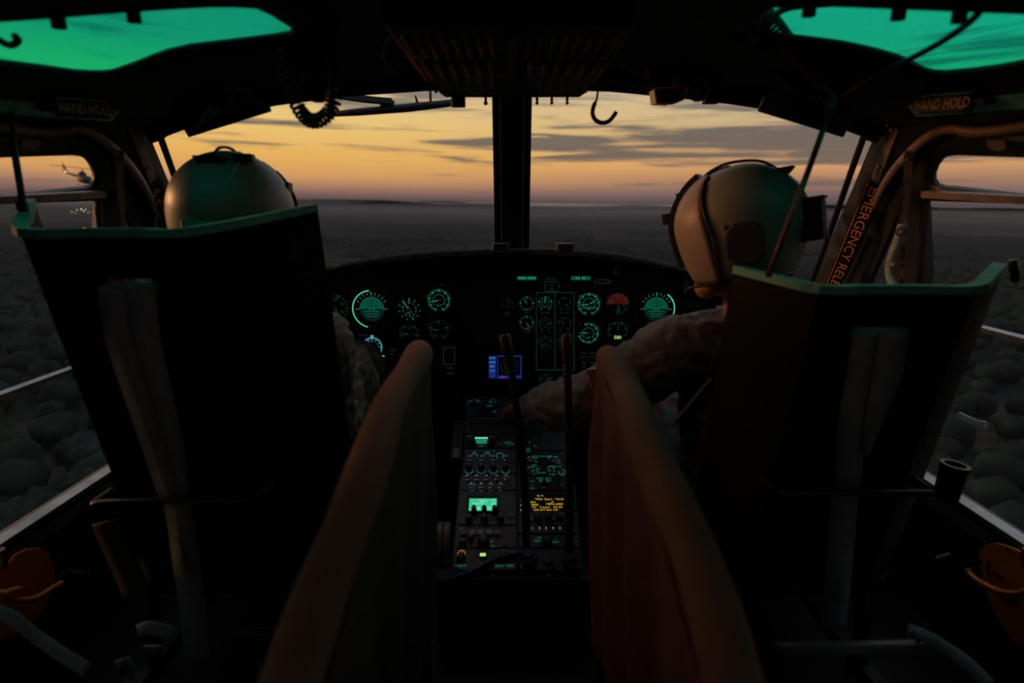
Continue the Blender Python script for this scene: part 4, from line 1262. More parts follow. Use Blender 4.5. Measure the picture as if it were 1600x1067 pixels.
for px in (759, 839, 862, 886):
    b = oz(px, 151) ; o = MB().tube([b + Vector((0, -.004, 0)), b + Vector((0, -.006, -.010))], .003, 8); o.add(*(lambda q: (q.v, q.f))(ball(b + Vector((0, -.006, -.014)), .0048 if px == 759 else .0038, 2)))
    o.build('toggle_switch', 'knob_black', ov, smooth=True)
MB().bbox(oz(716, 151) + Vector((0, 0, -.010)), (.03, .02, .022), .003).build('switch_box', 'black_paint', ov)
for px, py in ((709, 116), (719, 140)): ball(oz(px, py) + Vector((0, 0, -.003)), .0016, 1).build('indicator_lamp', 'glow_green', ov)
# ------------------------------------------------------------------ armoured seats
def seat(name_lab, cx, yb, zt, wl, wr, wf, slot, strap_l, strap_r, bar, lowbar):
    """cx centre, yb depth of flat back, zt height of the flat top edge; wl/wr = (dx, dy, dz) of the side wings"""
    root = empty('armored_seat', (cx, yb + .2, 0)); tag(root, name_lab, 'seat')
    hw = wf
    def cols(z):
        k = (zt - z) / (zt - .25); s = 1; lean = .22 * (zt - z)
        f = lambda x, y, dz=0: Vector((cx + x * s, yb + y + lean, z + dz * (1 - k)))
        return [f(-hw - wl[0], wl[1], wl[2]), f(-hw - wl[0] * .5, wl[1] * .48, wl[2] * .45), f(-hw, 0), f(slot[0] - cx, 0), f(slot[1] - cx, 0), f(hw, 0), f(hw + wr[0] * .5, wr[1] * .48, wr[2] * .45), f(hw + wr[0], wr[1], wr[2])]
    zs = [zt, slot[2], slot[3], zt - .2, zt - .4, .25]
    g = [cols(z) for z in zs]; mb = MB(); n = 8
    vs = [p for r in g for p in r]
    fs = [(i * n + j, i * n + j + 1, (i + 1) * n + j + 1, (i + 1) * n + j) for i in range(len(zs) - 1) for j in range(n - 1) if not (i == 1 and j == 3)]
    mb.add(vs, fs); mb.build('armor_shell', 'armor', root, solid=.014)
    rim = curve(g[0], 3)
    MB().strip([p + Vector((0, -.002, .003)) for p in rim], Vector((0, 0, 1)), .020, .013).build('rim_pad_greenlit', 'rim_pad_greenlit', root)
    for s in (0, 7):
        MB().tube([r[s] for r in g], .0045, 6).build('side_edge', 'dark_metal', root)
    # lip of the harness slot
    a, b = g[2][3], g[2][4]
    MB().strip([a + Vector((.002, -.014, .003)), b + Vector((-.001, -.014, .003))], Vector((0, -.25, 1)), .016, .009).build('slot_lip', 'rim_pad_greenlit', root)
    # cushion and pan on the pilot's side
    ln = Vector((0, -.22, 1)).normalized(); ly_ = Vector((0, 1, .22)).normalized()
    MB().bbox((cx, yb + .10 + .22 * (zt - .58), .58), (.22, .05, .50), .02, None, ly_, ln).build('back_cushion', 'armor', root, bevel=.012)
    MB().bbox((cx, yb + .40, .30), (.40, .42, .08), .04).build('seat_cushion', 'armor', root, bevel=.02)
    MB().bbox((cx, yb + .40, .235), (.44, .44, .03), .03).build('seat_pan', 'armor', root)
    def PSt(px, py, off):
        d = ray(px, py); t = (yb + off + .22 * (zt - CAMZ)) / (d.y + .22 * d.z); return Vector((0, 0, CAMZ)) + d * t
    for sx in (-1, 1):
        for yy in (.22, .56):
            MB().tube([(cx + sx * .18, yb + yy, .22), (cx + sx * .2, yb + yy, 0)], .016, 10).build('leg', 'dark_metal', root, smooth=True)
        MB().bbox((cx + sx * .2, yb + .39, .012), (.03, .5, .02), .004).build('floor_rail', 'dark_metal', root)
    # harness straps (left / right edge given by photo pixels), lower straps and bars
    for kk, st in enumerate((strap_l, strap_r)):
        if not st: continue
        L = [PSt(x0, y, yy) for x0, x1, y, yy in st]; R_ = [PSt(x1, y, yy) for x0, x1, y, yy in st]
        Lc, Rc = curve(L, 4), curve(R_, 4)
        MB().grid([Lc, Rc]).build('harness_strap', 'webbing', root, smooth=True, solid=.003)
    pts = [PSt(x, y, yy) for x, y, yy in bar]
    MB().tube(curve(pts, 4), .0065, 10).build('back_bar', 'dark_metal', root, smooth=True)
    for x, y, yy in (bar[0], bar[-1]):
        p = PSt(x, y, yy); MB().tube([p, p + Vector((0, .05, 0))], .008, 8).build('bar_bracket', 'dark_metal', root)
    if lowbar:
        MB().tube([P(*q) for q in lowbar], .013, 12).build('lower_bar', 'knob_grey', root, smooth=True)
    return root


sl = seat('black armoured seat back with green-lit rim behind the left pilot', -.598, .85, .962, (.135, .18, .045), (.135, .18, .036), .1155, (-.620, -.537, .898, .880),
          [(153, 199, 452, -0.020), (164, 209, 530, -0.020), (196, 240, 625, -0.020), (222, 266, 700, -0.018), (246, 290, 770, -0.018), (258, 301, 800, -0.020), (270, 314, 880, -0.024), (282, 325, 970, -0.030), (289, 331, 1030, -0.036)],
          [(197, 243, 452, -0.024), (207, 251, 530, -0.024), (238, 272, 625, -0.023), (263, 288, 700, -0.023), (286, 296, 775, -0.022)],
          [(146, 789, -0.050), (165, 786, -0.050), (250, 783, -0.050), (340, 781, -0.050), (385, 781, -0.050), (405, 774, -0.040)], None)
sr = seat('black armoured seat back with dim green-lit rim behind the right pilot', .580, .855, .878, (.070, .15, .014), (.120, .10, .024), .1145, (.527, .607, .828, .812),
          [(1333, 1378, 519, -0.019), (1322, 1366, 590, -0.019), (1311, 1354, 650, -0.019), (1305, 1349, 710, -0.019), (1302, 1345, 755, -0.019), (1296, 1339, 800, -0.021), (1289, 1330, 900, -0.025), (1281, 1321, 985, -0.031)],
          [(1376, 1420, 517, -0.023), (1362, 1408, 590, -0.023), (1352, 1382, 650, -0.023), (1346, 1358, 710, -0.023)],
          [(1212, 768, -0.045), (1235, 769, -0.045), (1330, 769, -0.045), (1420, 770, -0.045), (1456, 770, -0.045)], [(1215, 1016, .80), (1330, 1014, .80), (1460, 1012, .80)])
# small bright marks on the seats: screws, snaps and a slip of tape
for px, py, yy in ((52, 480, .868), (82, 560, .885), (110, 655, .915), (122, 700, .93), (478, 500, 1.07)):
    MB().lathe(P(px, py, yy - .012), (0, -1, 0), [(.0022, 0), (.0018, .0012), (.0006, .0016)], 6).build('screw', 'label_grey', sl)
MB().strip([P(455, 372, .975), P(462, 392, .98), P(470, 393, .985)], (0, -1, 0), .004, .002).strip([P(456, 375, .97), P(457, 398, .975)], (0, -1, 0), .003, .002).build('tape_slip', 'webbing_brown', sl)
# holder at the outer end of the right seat bar
o = MB().lathe(P(1478, 775, .93), (.1, 0, 1), [(.020, 0), (.021, .05), (.023, .056), (.023, .062), (.017, .062), (.016, .02)], 18, False).build('cup_holder', 'dark_metal', sr, smooth=True, angle=40)
MB().tube([P(1586, 440, .955), P(1586, 425, .955), P(1581, 407, .955)], [.006, .007, .008], 8).build('rim_post', 'dark_metal', sr, smooth=True)
MB().tube([P(1112, 592, .93), P(1080, 630, .95), P(1052, 663, .97)], .0035, 8).build('side_rod', 'knob_grey', sr)


# ------------------------------------------------------------------ padded canvas rails either side of the aisle
def rail(sg, lab):
    x0 = .168 * sg if sg > 0 else -.163
    root = empty('canvas_rail', (x0, .6, .2)); tag(root, lab, 'padded panel')
    nY = 60; ys = [.18 + (.975 - .18) * k / nY for k in range(nY + 1)]
    zt = lambda y: (.792 if sg < 0 else .783) - .17 * max(0, 1 - (y - .2) / .77) ** 1.5 - .012 * math.sin(y * 9)
    r = .024
    # padding roll
    pts = [Vector((x0 + .004 * math.sin(y * 16 + sg), y, zt(y) - r)) for y in ys]
    rad = [r * (1 + .10 * noise.noise(Vector((y * 9, sg, 0)))) * min(1, math.sqrt(max(.02, 1 - max(0, (y - .93) / .047) ** 2))) for y in ys]
    MB().tube(pts, rad, 16).build('padded_rail', 'canvas', root, smooth=True)
    rows = []
    for i, y in enumerate(ys):
        row = []
        for j in range(26):
            t = j / 25; z = zt(y) - r - t * .50
            fold = (.012 * math.sin(y * 34 + 5 * t + 2 * sg) + .010 * noise.noise(Vector((y * 10, t * 2, sg * 3)))) * min(1, t * 3) * (1.0 if sg > 0 else .35)
            row.append(Vector((x0 - sg * (rad[i] * .96 + .004 * t) + fold + .012 * sg * t, y, z)))
        rows.append(row)
    MB().grid(rows).build('canvas_cloth', 'canvas_redlit' if sg > 0 else 'canvas_shaded', root, smooth=True, solid=.003)
    # outer face, so the panel has two sides
    rows = [[Vector((x0 + sg * (rad[i] * .95 - .006 * t), y, zt(y) - r - t * .48)) for t in [k / 8 for k in range(9)]] for i, y in enumerate(ys)]
    MB().grid(rows).build('outer_cloth', 'canvas_redlit' if sg > 0 else 'canvas_shaded', root, smooth=True, solid=.003)
    # end closure and lower frame tube
    e = ys[-1]; MB().strip([Vector((x0, e - .02, zt(e) - .03)), Vector((x0, e - .03, .27))], (0, 1, 0), .036, .004).build('end_cloth', 'canvas_redlit' if sg > 0 else 'canvas_shaded', root)
    MB().tube([(x0, .18, .28 - 0.06), (x0, .95, .27)], .012, 10).build('frame_tube', 'dark_metal', root, smooth=True)
    for yy in (.25, .9): MB().tube([(x0, yy, .27), (x0, yy, 0)], .012, 10).build('leg', 'dark_metal', root)


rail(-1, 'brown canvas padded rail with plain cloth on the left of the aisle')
rail(1, 'brown canvas padded rail with red-lit wrinkled hanging cloth on the right of the aisle')

# ------------------------------------------------------------------ sun visors
for sg in (-1, 1):
    if sg > 0: pts = [(1242, 78, 1.13), (1370, 102, 1.13), (1350, 140, 1.17), (1336, 180, 1.20), (1319, 212, 1.22), (1185, 171, 1.22), (1198, 131, 1.20)]
    else: pts = [(394, 72, 1.13), (238, 102, 1.13), (256, 140, 1.17), (272, 176, 1.20), (293, 212, 1.22), (423, 171, 1.22), (411, 130, 1.20)]
    side = 'left' if sg < 0 else 'right'
    root = empty('sun_visor', P(*pts[3])); tag(root, f'dark tinted sun visor hanging under the {side} roof window', 'visor')
    q = [P(*p) for p in pts]
    MB().prism(q, (0, .004, -.003)).build('visor_panel', 'gloss_black', root)
    MB().tube([q[0] + Vector((0, -.004, 0)), q[1] + Vector((0, -.004, 0))], .005, 8).build('hinge_tube', 'dark_metal', root)
    MB().prism([q[0].lerp(q[6], .08) - Vector((0, .003, 0)), q[1].lerp(q[2], .12) - Vector((0, .003, 0)), q[1].lerp(q[2], .75) - Vector((0, .003, 0)), q[0].lerp(q[6], .5) - Vector((0, .003, 0))], (0, -.0015, .001)).build('hinge_plate', 'pillar_paint', root)

# ------------------------------------------------------------------ coiled cords
r = empty('coiled_cord', P(490, 190, 1.0)); tag(r, 'black coiled intercom cord looping down in front of the left windshield', 'cord')
coil([P(443, 60, .98), P(446, 110, .98), P(458, 150, .98), P(474, 180, .98), P(492, 189, .98), P(512, 178, .98), P(524, 150, .98), P(522, 110, .98), P(515, 70, .98)], .0100, .0026, 34).build('coil', 'cable', r, smooth=True)
r = empty('coiled_cord', P(500, 60, 1.02)); tag(r, 'thin short coiled cord beside the hanging lamp housing on the left', 'cord')
coil([P(470, 62, 1.02), P(472, 100, 1.02), P(478, 125, 1.02)], .007, .003, 16).build('coil', 'cable', r, smooth=True)
r = empty('coiled_cord', P(1320, 150, 1.0)); tag(r, 'black coiled intercom cord slanting across the right sun visor', 'cord')
coil([P(1190, 20, .92), P(1210, 42, .94), P(1232, 70, .97), P(1262, 98, 1.0), P(1296, 128, 1.03), P(1318, 142, 1.05)], .0115, .0028, 26).build('coil', 'cable', r, smooth=True)
r = empty('coiled_cord', P(1290, 158, 1.0)); tag(r, 'second black coiled cord, lower one across the right sun visor', 'cord')
coil([P(1212, 112, 1.10), P(1232, 130, 1.10), P(1262, 146, 1.09), P(1304, 156, 1.08)], .008, .0032, 20).build('coil', 'cable', r, smooth=True)
r = empty('cord_junction', P(1185, 40, .92)); tag(r, 'black knobbly cord plugs clustered on the roof beside the right overhead window', 'plug')
MB().tube([P(1178, 8, .9), P(1176, 40, .93), P(1180, 62, .95)], [.012, .015, .008], 10).build('plug', 'black_rubber', r, smooth=True)
MB().tube([P(1200, 30, .92), P(1190, 48, .94), P(1196, 56, .95)], [.007, .009, .006], 10).build('plug', 'black_rubber', r, smooth=True)
MB().tube(curve([P(1208, 26, .92), P(1224, 15, .92), P(1250, 9, .92), P(1300, 5, .9)], 5), .005, 8).build('cord', 'cable', r, smooth=True)

# left lamp housing behind the loop
r = empty('lamp_housing', P(498, 120, 1.08)); tag(r, 'black rounded lamp housing hanging behind the left coiled cord', 'lamp')
MB().lathe(P(498, 160, 1.12), (0, -.1, 1), [(.008, 0), (.022, .006), (.031, .02), (.034, .04), (.034, .095), (.028, .11)], 20).build('housing', 'black_paint', r, smooth=True, angle=50)
MB().lathe(P(514, 146, 1.085), (.62, -.15, -.45), [(.014, 0), (.016, .006), (.012, .008)], 14).build('red_lens', 'redlit_frame_lens', r)
MB().tube([P(480, 108, 1.10), P(483, 142, 1.10)], .003, 6).tube([P(517, 112, 1.10), P(516, 136, 1.10)], .003, 6).build('side_trim', 'bare_frame', r)
# thin wire loop on the roof
r = empty('wire_loop', P(605, 90, 1.15)); tag(r, 'thin brown wire looping beside the left edge of the overhead panel', 'wire')
MB().tube(curve([P(612, 58, .92), P(602, 68, .95), P(599, 90, 1.0), P(608, 106, 1.05), P(630, 111, 1.1), P(655, 110, 1.15)], 6), .0016, 6).build('wire', 'bare_frame', r)

# windshield wiper outside the left pane
r = empty('wiper', P(620, 166, 1.5)); tag(r, 'black windshield wiper lying across the top of the left pane', 'wiper')
wy = 1.52
MB().tube([P(505, 179, wy), P(560, 175, wy), P(640, 168, wy), P(712, 160, wy)], [.006, .009, .0105, .0085], 8).build('blade', 'black_rubber', r, smooth=True)
MB().strip([P(524, 149, wy - .02), P(570, 155, wy - .02), P(612, 159, wy - .01)], (0, -1, .3), .014, .010).build('arm', 'black_paint', r)
MB().bbox(P(605, 162, wy), (.035, .02, .014), .003).build('joint', 'black_paint', r)
MB().tube([P(672, 132, wy), P(673, 163, wy)], .0035, 6).build('link_rod', 'black_paint', r)
MB().tube([P(649, 149, wy), P(654, 168, wy)], [.002, .0055], 6).build('nozzle', 'black_paint', r)

# hook
r = empty('hook', P(945, 190, 1.28)); tag(r, 'black curved hook hanging from the right front corner of the overhead panel', 'hook')
MB().tube(curve([P(933, 126, 1.27), P(934, 142, 1.27), P(932, 158, 1.27)], 4), .0022, 8).build('cord', 'cable', r)
MB().tube(curve([P(932, 156, 1.27), P(927, 168, 1.27), P(926, 178, 1.27), P(931, 188, 1.27), P(942, 192, 1.27), P(953, 188, 1.27), P(963, 175, 1.27)], 6), [.0025] * 3 + [.0045] * 34, 10).build('hook_tube', 'black_rubber', r, smooth=True)

# right lamp with box and round lens
r = empty('utility_lamp', P(1062, 130, 1.22)); tag(r, 'black utility lamp with red-lit box edges and round green lens right of the overhead panel', 'lamp')
ly = 1.20
MB().bbox(P(1060, 118, ly + .02), (.115, .06, .05), .008).build('mount', 'black_paint', r)
q = [P(1023, 137, ly), P(1072, 136, ly), P(1068, 155, ly), P(1050, 162, ly), P(1026, 161, ly)]
MB().prism(q, (0, .05, .004)).build('box', 'gloss_black', r)
MB().tube(q + [q[0]], .0024, 6).build('box_edge', 'redlit_frame_lens', r)
MB().lathe(P(1090, 141, ly + .03), (.05, -1, -.05), [(.021, 0), (.023, .03), (.023, .042), (.019, .044)], 24).build('lens_barrel', 'gloss_black', r, smooth=True, angle=40)
MB().lathe(P(1090, 141, ly - .016), (.05, -1, -.05), [(.0205, 0), (.0215, .002), (.0195, .003), (.019, 0)], 24, False).build('lens_ring', 'lens_green', r, smooth=True)
MB().lathe(P(1090, 141, ly - .013), (.05, -1, -.05), [(.019, 0), (.014, .004), (.006, .006)], 24).build('lens', 'gloss_black', r, smooth=True)
MB().tube([P(960, 96, 1.1), P(980, 106, 1.15), P(1000, 115, 1.19)], .0035, 6).build('arm', 'bare_frame', r)
MB().bbox(P(1010, 115, ly), (.012, .014, .018), .003).build('knob', 'redlit_frame_lens', r)
MB().strip([P(945, 126, 1.26), P(985, 130, 1.26), P(1025, 138, 1.24)], (0, -1, .2), [.006, .012, .014], .01).build('wedge', 'console_blue', r)
for x in (1052, 1058): MB().tube([P(x, 118, ly - .02), P(x, 135, ly - .01)], .0025, 6).build('post', 'steel', r)
MB().bbox(P(1112, 147, ly + .05), (.03, .03, .035), .004).build('end_block', 'black_paint', r)

# long bent cables / rods near the right pilot, and the left ones
r = empty('overhead_cable', P(1320, 155, 1.0)); tag(r, 'thick black cable arching from the roof beam to the right sun visor', 'cable')
MB().tube(curve([P(1528, 22, .70), P(1508, 40, .74), P(1470, 66, .80), P(1430, 88, .86), P(1390, 108, .92), P(1345, 132, .97), P(1320, 150, 1.0)], 6), .0042, 8).build('cord', 'cable', r, smooth=True)
r = empty('boom_rod', P(1202, 432, .88)); tag(r, 'long slanting rod, black above and red-lit below, crossing the right helmet', 'rod')
MB().tube([P(1297, 172, .96), P(1278, 225, .94), P(1258, 280, .92)], .0048, 8).build('upper_rod', 'cable', r, smooth=True)
MB().tube([P(1258, 280, .92), P(1228, 360, .90), P(1200, 432, .88)], .0050, 8).build('lower_rod', 'cable_redlit', r, smooth=True)
MB().tube([P(1302, 152, .97), P(1296, 174, .96)], .007, 8).build('cap', 'black_rubber', r)
r = empty('boom_rod', P(45, 358, .9)); tag(r, 'thin dark rod standing before the left door window', 'rod')
MB().tube([P(20, 110, .98), P(18, 180, .97), P(24, 245, .96), P(33, 300, .95), P(40, 355, .94)], [.003, .0035, .005, .005, .006], 8).build('rod', 'cable', r, smooth=True)
MB().bbox(P(36, 330, .945), (.016, .01, .03), .002).build('clamp', 'cable', r)
r = empty('cable_end', P(10, 65, .72)); tag(r, 'curled black cable end hanging before the left overhead window', 'cable')
MB().tube(curve([P(-40, 52, .75), P(-10, 58, .75), P(8, 68, .75), P(20, 70, .75), P(28, 62, .75), P(22, 55, .75)], 6), .0042, 8).build('cord', 'cable', r, smooth=True)


# ------------------------------------------------------------------ orange jettison handles beside the doors
def jettison(sg):
    side = 'left' if sg < 0 else 'right'
    X_ = .985 * sg
    if sg > 0:
        pl = [(1530, 880), (1528, 864), (1540, 851), (1556, 848), (1580, 855), (1640, 880), (1640, 990), (1600, 1008), (1590, 1010), (1572, 988), (1553, 958), (1540, 925)]
        hdl = [(1511, 888), (1514, 896), (1530, 909), (1560, 924), (1590, 928), (1612, 920), (1640, 905)]
    else:
        pl = [(12, 882), (24, 866), (44, 857), (64, 856), (78, 865), (86, 886), (87, 905), (80, 930), (68, 955), (40, 985), (4, 1000), (-60, 990), (-60, 900)]
        hdl = [(96, 911), (80, 920), (60, 933), (40, 938), (18, 937), (12, 926), (30, 921)]
    root = empty('jettison_handle', PXX(pl[3][0], 990, X_)); tag(root, f'orange plate with tubular orange handle below the {side} door window', 'handle')
    q = [PXX(x, y, X_ - sg * (.012 * (1 if i else 1))) for i, (x, y) in enumerate(pl)]
    MB().prism(q, Vector((sg * .006, 0, 0))).build('plate', 'orange_paint', root, bevel=.002)
    h = [PXX(x, y, X_ - sg * .05) for x, y in hdl]
    MB().tube(curve(h, 5), .0062, 10).build('handle_tube', 'orange_paint', root, smooth=True)
    MB().tube([h[-2], h[-2] + Vector((sg * .04, 0, 0))], .006, 8).build('handle_post', 'orange_paint', root)
    if sg > 0:
        for a, b in (((1544, 878), (1543, 896)), ((1552, 893), (1568, 905)), ((1572, 855), (1574, 860)), ((1564, 934), (1590, 938)), ((1532, 874), (1533, 880))):
            MB().tube([PXX(*a, X_ - sg * .014), PXX(*b, X_ - sg * .014)], .0022, 6).build('slot', 'black_rubber', root)
    MB().tube(curve([PXX(2 if sg < 0 else 1604, 858, X_ - sg * .03), PXX(8 if sg < 0 else 1600, 870, X_ - sg * .03), PXX(4 if sg < 0 else 1602, 890, X_ - sg * .03)], 4), .006, 8).build('pivot', 'bare_frame', root)


jettison(-1); jettison(1)


# ------------------------------------------------------------------ belts and loose webbing low in the picture
def belt(name, lab, pts, w, m='webbing', clip=None, cat='belt'):
    q = [P(*p) for p in pts]; root = empty(name, q[-1]); tag(root, lab, cat)
    MB().strip(curve(q, 5), Vector((0, -1, .5)), w, .003).build('strap', m, root, smooth=True)
    if clip:
        c = [P(*p) for p in clip]; MB().prism(c, Vector((0, .004, 0))).build('buckle', 'steel', root)
    return root


belt('floor_hose', 'pale twisted hose running down the lower left corner', [(-10, 955, .66), (20, 966, .66), (50, 990, .66), (90, 1018, .65), (135, 1046, .64)], .016, 'webbing')
belt('floor_strap', 'darker strap lying under the pale hose in the lower left corner', [(40, 985, .67), (80, 1012, .66), (118, 1040, .65), (138, 1052, .65)], .010, 'webbing_brown')
belt('lap_belt', 'pale belt end with bright clip below the left seat bar', [(95, 899, .80), (106, 893, .80), (122, 896, .80), (132, 898, .80)], .006, 'webbing_brown', [(127, 901, .79), (137, 888, .79), (141, 900, .79)])
belt('lap_belt', 'wide brown belt hanging beside the left seat below the bar', [(165, 815, .86), (180, 850, .86), (198, 890, .86), (214, 930, .86)], .045, 'webbing_brown')
belt('lap_belt', 'blue-grey belt flap with clip near the floor under the left seat', [(215, 985, .84), (235, 980, .84), (270, 990, .84)], .02, 'webbing', [(224, 1010, .82), (250, 1010, .82), (233, 1034, .82)])
belt('lap_belt', 'grey belt tongue at the bottom edge below the left seat', [(190, 1030, .78), (200, 1050, .78), (205, 1075, .78)], .022, 'webbing', [(182, 1055, .77), (194, 1030, .77), (208, 1062, .77)])
belt('lap_belt', 'blue-grey belt with bright clip curving to the lower right corner', [(1418, 985, .80), (1440, 992, .80), (1470, 1008, .79), (1510, 1035, .77), (1545, 1070, .75)], .022, 'webbing', [(1423, 988, .79), (1428, 987, .79), (1440, 1008, .79), (1435, 1009, .79)])
belt('lap_belt', 'small grey belt clip on the dark floor right of the right seat', [(1452, 866, .9), (1462, 872, .9), (1484, 866, .9)], .006, 'webbing', [(1448, 874, .89), (1456, 858, .89), (1464, 873, .89)])
belt('lap_belt', 'thin brown cord end above the blue-grey belt on the right', [(1415, 940, .82), (1424, 958, .82), (1432, 970, .82), (1450, 978, .82)], .008, 'webbing_brown')
# mesh vent strip under the left seat
vm = empty('floor_grating', P(420, 986, .95)); tag(vm, 'strip of fine dark grating on the floor between left seat and canvas rail', 'grating')
a, b = P(360, 986, .95), P(478, 986, .95)
for k in range(22): MB().tube([a.lerp(b, k / 21) + Vector((0, -.006, .006)), a.lerp(b, k / 21) + Vector((.004, .006, -.006))], .0012, 5).build('bar', 'knob_grey', vm)
MB().tube([a + Vector((0, 0, -.008)), b + Vector((0, 0, -.008))], .002, 5).tube([a + Vector((0, 0, .008)), b + Vector((0, 0, .008))], .002, 5).build('edge', 'dark_metal', vm)
# grey step bracket outside the right door window
o = empty('door_bracket', PXX(1520, 660, 1.0)); tag(o, 'short pale bracket arm seen through the right door window', 'bracket')
MB().strip([PXX(1498, 648, .985), PXX(1516, 657, .985), PXX(1540, 666, .985)], (-1, -.3, .2), .013, .008).build('arm', 'label_grey', o)
MB().bbox(PXX(1537, 664, .985), (.006, .01, .016), .002).build('end_cap', 'label_grey', o)
# ------------------------------------------------------------------ the two pilots
mat('ear_black', (.03, .032, .03), .5)


def limb(pts, rad, n=16, sub=6):
    q = curve(pts, sub); k = len(q); m = len(pts) - 1; rr = []
    for i in range(k):
        f = i / sub; a = min(int(f), m - 1) if f < m else m - 1; rr.append(rad[a] + (rad[a + 1] - rad[a]) * (f - a))
    mb = MB().tube(q, rr, n)
    for p, r in ((q[0], rr[0]), (q[-1], rr[-1])):
        b = ball(p, r * .99, 2); mb.add(b.v, b.f)
    return mb


def hand_chain(wrist, fwd, up, side, curl=.5):
    """palm and five fingers as closed shells; side = direction of the thumb"""
    fwd = fwd.normalized(); up = (up - fwd * up.dot(fwd)).normalized(); side = fwd.cross(up) * (1 if fwd.cross(up).dot(side) > 0 else -1)
    parts = [limb([wrist - fwd * .03, wrist + fwd * .02, wrist + fwd * .06], [.028, .030, .032], 14, 4)]
    for k in range(4):
        s = (1.5 - k) * .019; base = wrist + fwd * .075 + side * s; L = (.042, .047, .044, .034)[k]
        p0 = wrist + fwd * .03 + side * (s * .8); pts = [p0, base]; d = fwd; q = base
        for seg in range(3):
            a = curl * (.5 + .35 * seg); d = (d * math.cos(a) - up * math.sin(a)).normalized(); q = q + d * (L * (1, .7, .55)[seg]); pts.append(q)
        parts.append(limb(pts, [.012, .0105, .0095, .0088, .0076], 10, 4))
    t0 = wrist + fwd * .022 + side * .024; t1 = t0 + side * .026 + fwd * .022 - up * .010; t2 = t1 + fwd * .030 + side * .006 - up * .012; t3 = t2 + fwd * .024 - side * .004 - up * .012
    parts.append(limb([t0, t1, t2, t3], [.016, .0125, .011, .009], 10, 4))
    return parts


def wrinkle(mb, amp, fx, fy, fz, seed):
    n = len(mb.v); nr = [Vector((0, 0, 0)) for _ in range(n)]
    for f in mb.f:
        a, b, c = mb.v[f[0]], mb.v[f[1]], mb.v[f[2]]; m = (b - a).cross(c - a)
        for i in f: nr[i] += m
    for i, v in enumerate(mb.v):
        p = Vector((v.x * fx, v.y * fy, v.z * fz + seed))
        w = 1 - abs(noise.noise(p)) * 2.4 + .5 * noise.noise(p * 2.3)
        mb.v[i] = v + nr[i].normalized() * (amp * w)
    return mb


